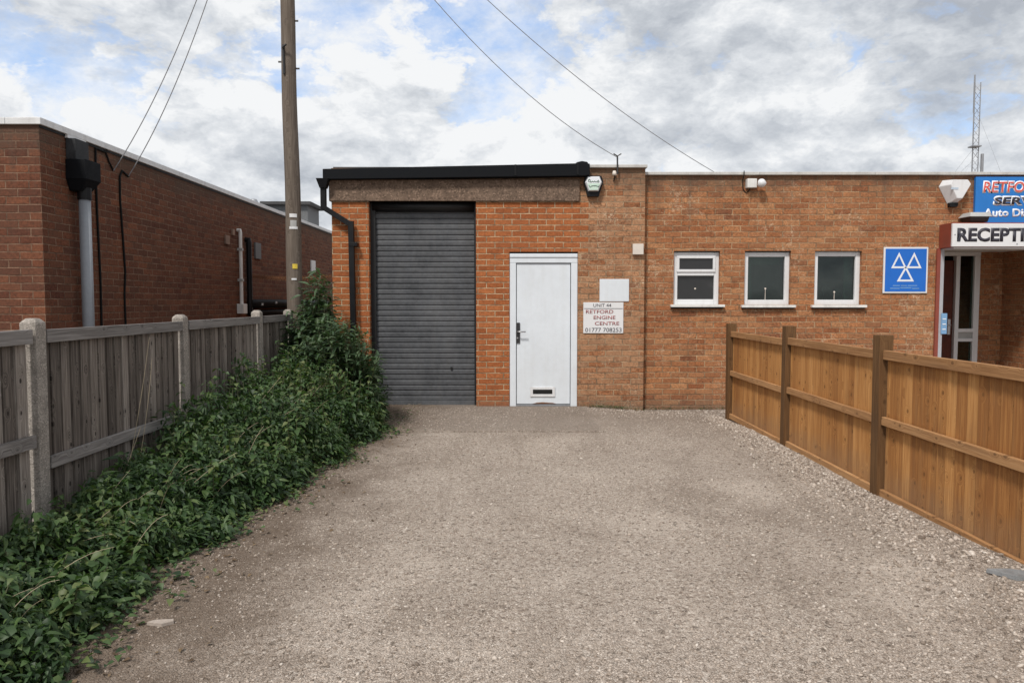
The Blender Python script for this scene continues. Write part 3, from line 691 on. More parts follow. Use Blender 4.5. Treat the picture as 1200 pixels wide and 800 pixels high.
tri(mm, fxp(357), fzp(565), W*.385, (md-mc)*.34, W*.060)
mm.build('triangle_emblem', 'ink_white', mot)
mm = MB()
for (q0, q1, zq) in ((188, 285, 620), (300, 380, 620), (392, 520, 620), (150, 282, 657), (290, 440, 650), (452, 548, 658)):
    mm.box(fxp(q0), fxp(q1), YT-.005, YT-.0025, fzp(zq+5), fzp(zq-5))
mm.build('small_print', 'sticker_blue', mot)

YU = YF-.014
bl = MB().box(fx(702.5, 340), fx(737, 340), YU, YF-.002, fz(353.3), fz(327))
solo(bl, 'blank_plate', 'white_paint', 'blank white plate with rounded corners above the unit number sign', 'sign', (fx(720, 340), YF, fz(353.3)), bevel=.006)
us = thing('unit_sign', 'white sign with maroon lettering and a phone number beside the white door', 'sign', (fx(707, 372), YF, fz(390)))
MB().box(fx(683.5, 372), fx(730.3, 372), YU, YF-.002, fz(390.3), fz(354.2)).build('board', 'sign_white', us, bevel=.003)
ux = lambda p: fx(p, 372); uy = YU-.0025
text_part('UNIT 44', ux(695), ux(716), fz(359.6), fz(355.8), uy, 'ink_dark', us, bold=.0)
text_part('RETFORD', ux(686.5), ux(718.5), fz(367.3), fz(363), uy, 'ink_maroon', us, bold=.008)
text_part('ENGINE', ux(695.5), ux(721), fz(374), fz(369.8), uy, 'ink_maroon', us, bold=.008)
text_part('CENTRE', ux(697), ux(725.5), fz(381), fz(376.8), uy, 'ink_maroon', us, bold=.008)
text_part('01777 708253', ux(685.8), ux(728.3), fz(388.8), fz(384), uy, 'ink_dark', us, bold=.0)
MB().box(ux(684.5), ux(729.5), uy, YU+.001, fz(361.7), fz(361.2)).build('rule_line', 'ink_dark', us)

jb = MB().box(fx(741, 292), fx(753.5, 292), YF-.05, YF-.002, fz(298.5), fz(286))
solo(jb, 'junction_box', 'cream_plastic', 'small square cream junction box near the edge of the unit wall', 'junction box', (fx(747, 292), YF, fz(298.5)), bevel=.006)

# hexagonal alarm box, green and white
al = thing('alarm_box', 'hexagonal black alarm box with pale green front beneath the black roof edge', 'alarm box', (fx(694.5, 219), YF, fz(231)))
def hexa(pts, Y0): return [(fx(p, q), Y0, fz(q)) for p, q in pts]
outer = [(688, 231), (701, 231), (706.5, 214), (704, 207), (686, 207), (683.5, 214)]
MB().frustum(hexa(outer, YF-.07), hexa(outer, YF-.002)).build('backing', 'black_plastic', al, bevel=.004)
face = [(688.6, 225.4), (700.4, 225.4), (704.8, 215), (702, 208), (687.6, 208), (684.8, 215)]
inn = [(689.6, 224.6), (699.6, 224.6), (703.2, 215), (701, 209.4), (688.6, 209.4), (686.4, 215)]
MB().frustum(hexa(face, YF-.072), hexa(inn, YF-.11)).build('cover', 'ink_white', al, bevel=.004)
gp = [(689.4, 224), (699.8, 224), (701.8, 218), (687.6, 218)]
MB().frustum(hexa(inn and [(690, 224.2), (699.2, 224.2), (702.2, 216.4), (687.2, 216.4)], YF-.112), hexa([(690, 224.2), (699.2, 224.2), (702.2, 216.4), (687.2, 216.4)], YF-.108)).build('green_panel', 'alarm_green', al)
mm = MB()
wig = [(688.3, 214.6), (688.6, 212.4), (690, 211.6), (690.8, 213.4), (689.6, 214.8), (692, 214.9), (693.2, 214), (694.4, 214.9), (695.6, 213.8), (697, 214.9), (698.8, 214), (700.3, 212.8), (701, 214.6), (699, 215.2)]
mm.tube([(fx(p, q), YF-.112, fz(q)) for p, q in wig], .0055, 6)
mm.tube([(fx(p, q), YF-.114, fz(q)) for p, q in ((689, 218.8), (690.4, 221), (692, 219.6), (694, 219.2), (697, 219.2), (699, 219.8), (700.2, 220.6), (700.8, 218.6))], .005, 6)
mm.build('script_mark', 'ink_grey', al)

# white wedge alarm box over the porch
YA = YR
ab = thing('wedge_alarm_box', 'white wedge shaped alarm box on brick beside the blue garage board', 'alarm box', (fx(1115, 225, YA), YA, fz(240, YA)))
def ap(l, Y0): return [(fx(p, q, YA), Y0, fz(q, YA)) for p, q in l]
back = [(1110, 240), (1119, 240), (1132, 219), (1127, 211.5), (1104, 211.5), (1099.5, 219)]
fro = [(1115, 234), (1121, 234), (1131, 217.5), (1127.5, 212.5), (1109.5, 212.5), (1107.5, 218)]
MB().frustum(ap(fro, YA-.13), ap(back, YA-.002)).build('cover', 'white_upvc', ab, bevel=.008)
MB().frustum(ap([(1110.2, 243), (1119, 243), (1120, 238.5), (1109.5, 238.5)], YA-.06), ap([(1110, 243), (1119, 243), (1120, 238), (1110, 238)], YA-.003)).build('sounder_base', 'black_plastic', ab, bevel=.003)
MB().box(fx(1114.5, 221, YA-.13), fx(1123, 221, YA-.13), YA-.134, YA-.128, fz(222, YA-.13), fz(219.6, YA-.13)).build('faded_print', 'faded_blue', ab)

# security light
sl_ = thing('security_light', 'white security light with round lamp head just under the grey coping', 'lamp', (rx(880, 216), YR, rz(222)))
MB().box(rx(873.5, 216), rx(884.5, 216), YR-.09, YR-.002, rz(221), rz(210.5)).build('lamp_box', 'sill_white', sl_, bevel=.006)
c0 = Vector((rx(886, 216), YR-.10, rz(216)))
hd = MB()
ax = Vector((1, -.35, -.1)).normalized(); prof_ = ((-.01, .03), (.0, .045), (.02, .056), (.045, .058), (.065, .05), (.08, .034), (.092, .016), (.097, .006))
rings = []
for dd, rr_ in prof_:
    e1_ = ax.cross(Vector((0, 0, 1))).normalized(); e2_ = e1_.cross(ax)
    rings.append([c0+ax*dd+e1_*rr_*math.cos(k*math.pi/8)+e2_*rr_*math.sin(k*math.pi/8) for k in range(16)])
hd.add([q for r__ in rings for q in r__], [[i*16+k, i*16+(k+1) % 16, (i+1)*16+(k+1) % 16, (i+1)*16+k] for i in range(len(rings)-1) for k in range(16)]+[list(range(15, -1, -1)), [(len(rings)-1)*16+k for k in range(16)]])
hd.build('lamp_head', 'white_upvc', sl_, smooth=True)
wire = MB().tube([(rx(870.5, 203), YR-.052, rz(201)), (rx(870.5, 206), YR-.05, rz(206)), (rx(870, 212), YR-.01, rz(211)), (rx(870.5, 222), YR-.008, rz(222)), (rx(874, 226), YR-.008, rz(226)), (rx(877, 225), YR-.008, rz(224.5)), (rx(879, 221), YR-.02, rz(219))], .006, 6)
wire.build('wire', 'cable_black', sl_)

# cable bracket on the coping
br = thing('cable_bracket', 'small steel cable bracket with white insulator fixed over the coping edge', 'bracket', (fx(722, 203), YF-.06, fz(207)))
b0 = Vector((fx(723, 200), YF-.055, fz(205)))
bt = at(723.5, 183, YF-.055)
mb = MB().tube([b0, bt], .011, 8)
mb.tube([bt+Vector((-.05, 0, .03)), bt, bt+Vector((.05, 0, .03))], .009, 6)
mb.build('bracket_arm', 'dark_steel', br)
MB().tube([at(720, 205.5, YF-.05), at(720, 202.6, YF-.05), at(720, 200.4, YF-.05)], .034, 10, r2=.02).build('insulator', 'cream_plastic', br, smooth=True)
MB().tube([at(720, 204, YF-.02), at(720.5, 209, YF-.012), at(719, 213, YF-.01)], .006, 6).build('cable_tail', 'cable_black', br)

# ------------------------------------------------------------------ left building
XLB = -4.5; YL0 = 7.0; YL1 = 24.0; ZL = 3.075
lb = thing('dark_brick_building', 'long low dark red brick building with white roof edge behind grey fence', 'building', (XLB, YL0, 0))
mb = MB().box(XLB-.24, XLB, YL0, YL1, BASE, ZL); mb.box(XLB-8, XLB-.24, YL0, YL0+.24, BASE, ZL); mb.box(XLB-8, XLB-7.76, YL0+.24, YL1, BASE, ZL); mb.box(XLB-7.76, XLB-.24, YL1-.24, YL1, BASE, ZL)
mb.build('brick_wall', 'brick_dark', lb)
MB().box(XLB-7.9, XLB-.05, YL0+.05, YL1-.05, ZL-.08, ZL-.03).build('roof', 'roof_felt', lb)
cp = MB(); yc = YL0-.03
while yc < YL1:
    y2 = min(YL1+.03, yc+2.4); cp.box(XLB-.3, XLB+.035, yc, y2-.004, ZL, ZL+.065); yc = y2
cp.box(XLB-8.03, XLB-.304, YL0-.03, YL0+.3, ZL, ZL+.065)
cp.build('coping', 'coping_white', lb, bevel=.006)
MB().box(XLB+.001, XLB+.012, YL0+.0, YL1, ZL-.022, ZL-.001).build('coping_shadow_strip', 'black_plastic', lb)  # shadow line below the coping, put in as a black strip
hp = MB()
hy0, hy1, hx0 = 7.39, 7.65, XLB+.005
hp.frustum([(hx0, hy0+.05, 2.52), (hx0+.13, hy0+.05, 2.52), (hx0+.13, hy1-.05, 2.52), (hx0, hy1-.05, 2.52)],
           [(hx0, hy0, 2.63), (hx0+.2, hy0, 2.63), (hx0+.2, hy1, 2.63), (hx0, hy1, 2.63)])
hp.box(hx0, hx0+.205, hy0-.004, hy1+.004, 2.631, 2.83)
hpo = hp.build('rain_hopper', 'black_felt', lb, bevel=.006)
MB().box(hx0, hx0+.10, hy0+.01, hy1-.02, 2.832, 3.04).build('roof_outlet', 'outlet_lead', hpo, bevel=.006)
MB().box(hx0, hx0+.03, hy0+.0, hy1+.06, 3.042, ZL-.001).build('outlet_flashing', 'sign_white', hpo)
pc = Vector((XLB+.11, 7.52, 0))
dpp = MB().tube([pc+Vector((0, 0, 2.50)), pc+Vector((0, 0, 0))], .056, 18).build('downpipe', 'grey_pipe', lb, smooth=True)
MB().tube([pc+Vector((0, 0, 2.56)), pc+Vector((0, 0, 2.44))], .066, 18).build('pipe_collar', 'black_plastic', dpp, smooth=False)
# wall pipes, vents and plates farther along
def lw(px, py, off=0.):
    d = ray(px, py); t = (XLB+off)/d.x; return Vector((XLB+off, d.y*t, EYE+d.z*t))
ct = lw(281.5, 272, .05); cbm = lw(288, 358, .05)
yy = ct.y
cd = MB().tube([(XLB+.0, yy, ct.z+.03), (XLB+.05, yy, ct.z+.03), (XLB+.05, yy, ct.z), (XLB+.05, yy, 1.33)], .028, 10).build('white_conduit', 'sill_white', lb)
MB().box(XLB+.003, XLB+.11, yy-.09, yy+.09, 1.2, 1.36).build('conduit_box', 'sill_white', cd, bevel=.006)
for zz in (2.25, 1.75): MB().box(XLB+.003, XLB+.085, yy-.035, yy+.035, zz-.02, zz+.02).build('conduit_clip', 'grey_plastic', cd)
ct = lw(291.5, 281, .06); yy2 = ct.y
MB().tube([(XLB, yy2, ct.z), (XLB+.06, yy2, ct.z), (XLB+.06, yy2, ct.z-.05), (XLB+.06, yy2, 1.2)], .045, 10).build('black_wall_pipe', 'black_plastic', lb)
hzp = lw(296, 355, .1)
hpipe = MB().tube([(XLB+.07, hzp.y, 1.36), (XLB+.07, hzp.y+5., 1.36)], .075, 12)
hpipe.tube([(XLB+.05, hzp.y, 1.2), (XLB+.05, hzp.y+5., 1.2)], .05, 12)
hpo = hpipe.build('horizontal_pipe', 'black_plastic', lb, smooth=True)
for i in range(6): MB().box(XLB+.14, XLB+.16, hzp.y+.3+i*.75, hzp.y+.36+i*.75, 1.33+.03*(i % 2), 1.37+.03*(i % 2)).build('pipe_fixing', 'grey_plastic', hpo)
for nm, px, py, w_, h_, mt in (('vent_plate', 265, 281, .16, .14, 'vent_clay'), ('vent_plate', 272, 272, .09, .1, 'vent_clay'), ('vent_box', 301, 294, .28, .28, 'grey_plastic'), ('wall_plate', 366, 312, .34, .26, 'coping_white')):
    p = lw(px, py)
    mt2 = mt if mt != 'grey_plastic' else 'roof_box'
    MB().box(XLB+.002, XLB+.03, p.y-w_/2, p.y+w_/2, p.z-h_/2, p.z+h_/2).build(nm, mt2, lb, bevel=.004)
# rooftop plant box and mushroom vent
rb = thing('rooftop_box', 'grey flat capped plant box on the dark brick building roof behind pole', 'roof box', (-5.25, 17.6, 3.0))
MB().box(-5.76, -4.78, 17.1, 18.1, 3.045, 3.64).build('box_body', 'roof_box', rb)
MB().box(-5.86, -4.68, 17.0, 18.2, 3.642, 3.72).build('box_cap', 'roof_felt', rb, bevel=.01)
mv = at(297.5, 238, 14.2)
mvb = MB().tube([(mv.x, mv.y, 3.05), (mv.x, mv.y, mv.z-.02)], .05, 10)
mvb.tube([(mv.x, mv.y, mv.z-.05), (mv.x, mv.y, mv.z), (mv.x, mv.y, mv.z+.05), (mv.x, mv.y, mv.z+.075)], .1, 14, r2=.05)
solo(mvb, 'roof_vent', 'galvanised', 'small mushroom roof vent poking over the white roof edge', 'vent', (mv.x, mv.y, 3.05), smooth=True)

def sagline(a, b, sag, n=28):
    a, b = Vector(a), Vector(b)
    return [a.lerp(b, i/n)-Vector((0, 0, sag*4*(i/n)*(1-i/n))) for i in range(n+1)]
# ------------------------------------------------------------------ pole and wires
PB = at(347.5, 350, 9.22); PB.z = 0
lean = Vector((-.012, 0, 0))
ptop = PB+Vector((-.085, 0, 7.7))
pole = thing('utility_pole', 'tall weathered wooden utility pole at the end of the grey fence', 'pole', PB)
n = 24; mb = MB()
mb.tube([PB.lerp(ptop, i/n)+Vector((.006*math.sin(i*.9), 0, -.3 if i == 0 else 0)) for i in range(n+1)], .104, 18, r2=.078)
mb.build('shaft', 'pole_wood', pole, smooth=True)
def pp(z): return PB.lerp(ptop, z/7.7)
def prr(z): return .104+(.078-.104)*z/7.7
for zz, w_, h_, mt, nm, dx in ((at(350, 252.5, 9.13).z, .09, .045, 'sign_white', 'number_plate', .03), (at(350, 262, 9.13).z, .075, .085, 'grey_plastic', 'number_plate', .03), (at(350, 265, 9.13).z-.02, .10, .03, 'sign_white', 'number_plate', .03),
                           (at(352, 312, 9.13).z, .06, .06, 'yellow_tag', 'warning_tag', .035), (at(350, 327, 9.13).z, .06, .022, 'sign_white', 'number_plate', .02)):
    c = pp(zz); r_ = prr(zz); k = 5; a0 = -math.pi/2+dx/r_-w_/2/r_; vs = []
    for i in range(k+1):
        th = a0+w_/r_*i/k
        for rr_, zq in ((r_+.004, zz-h_/2), (r_+.004, zz+h_/2)): vs.append((c.x+rr_*math.cos(th), c.y+rr_*math.sin(th), zq))
    MB().add(vs, [(2*i, 2*i+2, 2*i+3, 2*i+1) for i in range(k)]).build(nm, mt, pole)
for px, py, s_ in ((340, 24, 1), (341.5, 80, 1), (331, 72, -1)):
    q = at(px, py, 9.2); c = pp(q.z)
    MB().tube([c+Vector((s_*.05, 0, 0)), c+Vector((s_*.13, 0, 0))], .012, 8).build('step_bolt', 'dark_steel', pole)
q = at(335, 57, 9.1); c = pp(q.z)
mb = MB().tube([c+Vector((-.03, -.09, 0)), c+Vector((-.03, -.14, .01)), c+Vector((.02, -.15, .04))], .012, 8); mb.tube([c+Vector((-.035, -.1, .05)), c+Vector((-.03, -.095, -.3))], .014, 8)
mb.build('hook_bracket', 'dark_steel', pole)
mb = MB().tube([ptop+Vector((-.25, -.1, -.25)), ptop+Vector((.25, -.1, -.25))], .03, 8); mb.build('cross_arm', 'galvanised', pole)

tp = ptop+Vector((.08, -.1, -.2))
e1 = at(722.5, 184, YF-.055); e2 = Vector((at(841, 203.5, YR+.3).x, YR+.3, at(841, 204, YR+.3).z))
grp = 'overhead service wires from the pole'
def wire_thing(pts, r, label, mat='cable', grp=grp, name='overhead_wire'):
    return solo(MB().tube(pts, r, 6), name, mat, label, 'wire', pts[-1], grp)
wire_thing(sagline(tp, e1, .52), .0046, 'overhead wire running from the pole to the steel bracket on the coping')
wire_thing(sagline(tp+Vector((.1, 0, 0)), e2, .40), .0046, 'overhead wire running from the pole to the roof above the windows')
A = lw(133, 200, .02); B = lw(150.5, 206.5, .02)
tl = ptop+Vector((-.22, -.1, -.25))
wire_thing(sagline(tl, A, .42), .0052, 'overhead wire ending on dark brick nearest the black rain hopper')
wire_thing(sagline(tl+Vector((.05, 0, 0)), B, .46), .0052, 'overhead wire ending on dark brick at the farther hanging cable')
def wallrun(pts, off=.012): return [lw(px, py, off) for px, py in pts]
wire_thing(wallrun([(125, 176), (122, 178), (112, 174), (112.5, 205), (113.5, 240), (116, 290), (118, 330), (119.5, 395)]), .012, 'black cable hanging down dark brick wall close to the grey downpipe', 'cable_black', 'black cables on the dark brick wall', 'wall_cable')
wire_thing(wallrun([(150.5, 207), (143, 200), (140.5, 207), (141, 235), (143.5, 270), (147, 320), (146, 345), (148, 395)]), .012, 'black cable hanging down dark brick wall farther from the downpipe', 'cable_black', 'black cables on the dark brick wall', 'wall_cable')
wire_thing(wallrun([(123, 176), (128, 190), (133, 200)]), .010, 'short loose black tail of cable under the white roof edge', 'cable_black', 'black cables on the dark brick wall', 'wall_cable')
# barbed wire across the gap
bw = MB(); pts = sagline((XLB+.02, 12.4, 1.83), (X390-.005, 10.6, 1.79), .05, 36); bw.tube(pts, .004, 5)
pts2 = sagline((XLB+.02, 12.4, 1.74), (X390-.005, 10.6, 1.71), .05, 36)
for i in range(1, 36):
    for P_ in (pts[i],):
        bw.tube([P_+Vector((-.02, 0, -.035)), P_+Vector((.02, 0, .035))], .005, 4); bw.tube([P_+Vector((-.02, 0, .035)), P_+Vector((.02, 0, -.035))], .005, 4)
solo(bw, 'barbed_wire', 'rust', 'rusty barbed wire strung across the gap behind the utility pole', 'wire', (XLB+.02, 12.4, 1.7))

# ------------------------------------------------------------------ mast far behind
my = 30.; mbase = at(1141.5, 200, my); mtop = at(1141.5, 97, my)
mx, mz1 = mbase.x, mtop.z
mast = thing('lattice_mast', 'thin grey lattice radio mast rising behind the long brick building', 'mast', (mx, my, 0))
mb = MB(); r_ = .13
lg = [Vector((mx+r_*math.cos(a), my+r_*math.sin(a), 0)) for a in (R(200), R(-20), R(90))]
for p in lg: mb.tube([p, p+Vector((0, 0, mz1))], .019, 6)
k = 0; z = 0
while z < mz1-.3:
    for i in range(3):
        a_, b_ = lg[i], lg[(i+1) % 3]
        mb.tube([a_+Vector((0, 0, z)), b_+Vector((0, 0, z+.3))] if k % 2 else [b_+Vector((0, 0, z)), a_+Vector((0, 0, z+.3))], .009, 4)
    z += .3; k += 1
mb.build('lattice', 'mast_metal', mast)
tpx = at(1138, 88, my)
MB().tube([Vector((mx-.1, my, mz1-1.2)), Vector((mx-.1, my, tpx.z))], .03, 6).build('whip_aerial', 'mast_metal', mast)
zj = at(1141, 172, my).z
MB().box(mx-.19, mx+.17, my-.17, my+.17, zj-.025, zj+.025).build('platform', 'mast_metal', mast)
MB().tube([Vector((mx+.28, my-.05, zj-.3)), Vector((mx+.28, my-.05, zj-2.2))], .06, 8).build('side_aerial', 'mast_metal', mast)
mb = MB()
for (dx, dy, zt_) in ((-6.5, 3, mz1*.7), (-4.2, -1, mz1*.72), (-4, 4, zj), (3.5, 2, mz1*.75), (2.5, -2, zj+1.5)): mb.tube([Vector((mx, my, zt_)), Vector((mx+dx, my+dy, 0))], .0045, 4)
mb.build('guy_wire', 'mast_metal', mast)

# ------------------------------------------------------------------ fences
def panel(L, H, rails, bmat, rmat, bw=.098, rail_d=.032):
    b = MB(); x = 0.004
    while x < L-.012:
        w_ = min(bw*random.uniform(.94, 1.05), L-.004-x); j = random.uniform(-.0025, .0025); r_ = random.random()
        hz = H-.004-random.uniform(0, .006); z0 = random.uniform(.0, .012)
        x1 = x+w_-.0015
        vs = [(x, -.016, z0), (x1, -.016, z0), (x1, -.001+j, z0), (x, -.011+j, z0)]
        b.frustum([Vector(v) for v in vs], [Vector((v[0], v[1], hz)) for v in vs]); b.r[-6:] = [r_]*6
        x += w_
    po = b.build('panel', bmat, None, bevel=.0012)
    rl = None
    for (z0, z1) in rails:
        q = MB().box(.002, L-.002, .001, rail_d, z0, z1).build('rail', rmat, po, bevel=.004)
        q.location = (0, 0, 0)
    return po
def cut(o, sx): 
    c = copy_tree(o); c.scale.x = sx; return c
# right: new timber fence
FXR = 2.68
rf = thing('timber_fence', 'low new orange brown board fence with dark posts on the right', 'fence', (FXR, 3.41, 0))
posts = [8.84, 7.02, 5.22, 3.41, 1.60, -.2]
proto = None
def fence_post(x, y, h, rot=0):
    m_ = MB().box(-.05, .05, -.05, .05, -.1, h)
    return m_
pp0 = fence_post(0, 0, 1.165).build('post', 'fence_post', rf, origin=Vector(), bevel=.005)
for i, y in enumerate(posts):
    p_ = pp0 if i == 0 else pp0.copy()
    if i: COL.objects.link(p_)
    p_.location = (random.uniform(-.004, .004), y-3.41, (-.035 if y > 8 else 0)+random.uniform(-.01, .008)); p_.rotation_euler = (random.uniform(-.006, .006), random.uniform(-.006, .006), random.uniform(-.02, .02))
for i in range(len(posts)-1):
    L = posts[i]-posts[i+1]-.106
    p_ = panel(L, 1.05, [(-.012, .05), (.515, .575), (.985, 1.052)], 'fence_board', 'fence_rail')
    p_.parent = rf; p_.location = (0, posts[i+1]+.053-3.41, (-.012 if i == 0 else 0)+random.uniform(-.004, .004)); p_.rotation_euler = (0, random.uniform(-.002, .002), R(90))
# left: weathered fence between concrete posts
FXL = -2.68
lf = thing('weathered_fence', 'old grey board fence between concrete posts on the left', 'fence', (FXL, 4.07, 0))
lposts = [8.77, 7.69, 5.90, 4.07, 2.23, .4]
m_ = MB().box(-.05, .05, -.055, .055, -.1, 1.285)
m_.frustum([(-.05, -.055, 1.285), (.05, -.055, 1.285), (.05, .055, 1.285), (-.05, .055, 1.285)], [(-.018, -.02, 1.325), (.018, -.02, 1.325), (.018, .02, 1.325), (-.018, .02, 1.325)])
bm_post = m_
def lpost():
    q = MB(); a = .047; b_ = .046
    l0 = [(-a, -b_, -.1), (a, -b_, -.1), (a, b_, -.1), (-a, b_, -.1)]; l1 = [(x, y, 1.282) for x, y, z in l0]; l2 = [(x*.55, y*.5, 1.306) for x, y, z in l0]
    n = 4; vs = l0+l1+l2
    fs = [(3, 2, 1, 0), (8, 9, 10, 11)]+[(i, (i+1) % 4, 4+(i+1) % 4, 4+i) for i in range(4)]+[(4+i, 4+(i+1) % 4, 8+(i+1) % 4, 8+i) for i in range(4)]
    return q.add(vs, fs)
lp0 = lpost().build('concrete_post', 'post_concrete', lf, origin=Vector(), bevel=.009)
for i, y in enumerate(lposts):
    p_ = lp0 if i == 0 else lp0.copy()
    if i: COL.objects.link(p_)
    p_.location = (-.016, y-4.07, random.uniform(-.015, .01)); p_.rotation_euler = (random.uniform(-.006, .006), random.uniform(-.008, .008), random.uniform(-.03, .03))
for i in range(len(lposts)-1):
    L = lposts[i]-lposts[i+1]-.118
    rails = [(.04, .11), (.44, .51), (1.165, 1.24)] if i != 3 else [(.04, .11), (.585, .655), (1.165, 1.245)]
    p_ = panel(L, 1.235, rails, 'grey_board', 'grey_rail', bw=.098)
    p_.parent = lf; p_.location = (0, lposts[i]-.059-4.07, random.uniform(-.008, .006)); p_.rotation_euler = (0, random.uniform(-.003, .003), R(-90))

# ------------------------------------------------------------------ loose gravel
def fast_mesh(name, V, T, rnd, mat, smooth=False):
    me = bpy.data.meshes.new(name); nv, nt = len(V), len(T)
    me.vertices.add(nv); me.vertices.foreach_set('co', V.astype(np.float32).ravel())
    me.loops.add(nt*3); me.loops.foreach_set('vertex_index', T.astype(np.int32).ravel())
    me.polygons.add(nt); me.polygons.foreach_set('loop_start', np.arange(0, nt*3, 3, dtype=np.int32))
    if smooth: me.polygons.foreach_set('use_smooth', np.ones(nt, dtype=bool))
    a = me.attributes.new('rnd', 'FLOAT', 'POINT'); a.data.foreach_set('value', rnd.astype(np.float32))
    me.update(calc_edges=True); me.validate()
    o = bpy.data.objects.new(name, me); COL.objects.link(o); me.materials.append(MATS[mat]); return o
bm = bmesh.new(); bmesh.ops.create_icosphere(bm, subdivisions=1, radius=1)
bm.verts.ensure_lookup_table()
ICO = np.array([v.co[:] for v in bm.verts]); ICOT = np.array([[v.index for v in f.verts] for f in bm.faces]); bm.free()
def inyard(x, y): return True
def stones(n, pick, smin, smax, lift=.25):
    P = pick(n); n = len(P)
    s = smin+(smax-smin)*RNG.random(n)**2.2
    sc = s[:, None]*np.stack([RNG.uniform(.7, 1.5, n), RNG.uniform(.6, 1.1, n), RNG.uniform(.35, .75, n)], 1)
    a = RNG.uniform(0, 2*np.pi, n); tl = RNG.normal(0, .3, n)
    V = ICO[None]*(1+RNG.uniform(-.28, .28, (n, len(ICO), 1)))*sc[:, None, :]
    c, s_ = np.cos(tl)[:, None], np.sin(tl)[:, None]
    V = np.stack([V[..., 0]*c-V[..., 2]*s_, V[..., 1], V[..., 0]*s_+V[..., 2]*c], -1)
    c, s_ = np.cos(a)[:, None], np.sin(a)[:, None]
    V = np.stack([V[..., 0]*c-V[..., 1]*s_, V[..., 0]*s_+V[..., 1]*c, V[..., 2]], -1)
    z = np.array([max(gz(x, y), .009 if (APX0 < x < APX1 and y > APY0) else -1) for x, y in P])
    V += np.stack([P[:, 0], P[:, 1], z+sc[:, 2]*lift], 1)[:, None, :]
    T = ICOT[None]+(np.arange(n)*len(ICO))[:, None, None]
    return V.reshape(-1, 3), T.reshape(-1, 3), np.repeat(RNG.random(n), len(ICO))
def pick_yard(n):
    y = 2.2+7.3*RNG.random(n)**1.35; x = RNG.uniform(-2.0, 2.62, n)
    keep = (np.sin(x*2.3+y*1.1)+np.sin(x*1.1-y*2.7+1)+RNG.normal(0, 1.0, n)) > -.6
    return np.stack([x, y], 1)[keep]
def pick_edge(n):                                   # the shingle drifted against the new fence
    y = RNG.uniform(2.0, 9.2, n); w_ = np.interp(y, [2, 4.5, 7, 9], [.6, .55, .3, .2])
    x = 2.63-np.abs(RNG.normal(0, 1, n))*w_*.6
    return np.stack([x, y], 1)[x > 1.2]
def pick_back(n):
    x = RNG.uniform(1.0, 2.9, n); y = 9.65-np.abs(RNG.normal(0, .35, n)); return np.stack([x, y], 1)
parts_ = [stones(52000, pick_yard, .003, .008), stones(1100, pick_yard, .007, .013), stones(7500, pick_edge, .005, .014, .35), stones(500, pick_edge, .010, .024, .3), stones(1200, pick_back, .005, .013)]
off = 0; VV = []; TT = []; RR = []
for V, T, r_ in parts_: VV.append(V); TT.append(T+off); RR.append(r_); off += len(V)
o = fast_mesh('loose_gravel', np.concatenate(VV), np.concatenate(TT), np.concatenate(RR), 'loose_stone')
tag(o, 'loose buff and grey gravel scattered over the yard', 'gravel', kind='stuff')

# two larger pieces lying on the yard
p = at(188, 731, 1); d = ray(188, 731); t_ = -EYE/d.z; c = Vector((d.x*t_, d.y*t_, 0))
ch = [(-.055, -.012), (.02, -.03), (.06, .0), (.05, .022), (-.03, .012)]
g0 = gz(c.x, c.y)
m_ = MB().frustum([(c.x+x, c.y+y, g0+.0) for x, y in ch], [(c.x+x*.96, c.y+y*.96, g0+.016) for x, y in ch])
solo(m_, 'paving_chip', 'paving_chip', 'flat pale chip of paving lying on gravel near the weeds', 'stone', (c.x, c.y, g0), bevel=.002)
d = ray(1186, 686); t_ = -EYE/d.z; c = Vector((d.x*t_, d.y*t_, 0)); g0 = gz(c.x, c.y)
ch = [(-.10, .05), (-.02, -.06), (.12, -.10), (.16, -.02), (.02, .05)]
m_ = MB().frustum([(c.x+x, c.y+y, g0) for x, y in ch], [(c.x+x*.96, c.y+y*.96, g0+.022) for x, y in ch])
solo(m_, 'slate_piece', 'slate', 'broken dark slate piece lying in gravel by the new fence', 'stone', (c.x, c.y, g0), bevel=.002)

# ------------------------------------------------------------------ weeds
def leaf_template(widths, fold=.22, droop=.25):
    ts = [i/(len(widths)-1) for i in range(len(widths))]; V = []; idx = []
    for t_, w_ in zip(ts, widths):
        zc = -droop*t_*t_
        if w_ == 0: idx.append((len(V),)*3); V.append((t_, 0, zc))
        else: idx.append((len(V), len(V)+1, len(V)+2)); V += [(t_, -w_, zc+fold*w_), (t_, 0, zc), (t_, w_, zc+fold*w_)]
    T = []
    for a, b in zip(idx[:-1], idx[1:]):
        for k in (0, 1):
            q = [a[k], b[k], b[k+1], a[k+1]]
            if len({q[0], q[1], q[2]}) == 3: T.append((q[0], q[1], q[2]))
            if len({q[0], q[2], q[3]}) == 3: T.append((q[0], q[2], q[3]))
    return np.array(V, float), np.array(T)
OVATE = leaf_template([0, .34, .30, .16, 0], .3, .3)
LANCE = leaf_template([0, .12, .13, .08, 0], .35, .4)
def leaves(P, yaw, pitch, roll, size, tmpl):
    V0, T0 = tmpl; n = len(P); V = V0[None]*size[:, None, None]
    def rot(V, a, i, j):
        c, s = np.cos(a)[:, None], np.sin(a)[:, None]; V = V.copy(); A, B = V[..., i].copy(), V[..., j].copy()
        V[..., i] = A*c-B*s; V[..., j] = A*s+B*c; return V
    V = rot(V, roll, 1, 2); V = rot(V, pitch, 0, 2); V = rot(V, yaw, 0, 1)
    V = V+P[:, None, :]
    T = T0[None]+(np.arange(n)*len(V0))[:, None, None]
    return V.reshape(-1, 3), T.reshape(-1, 3)
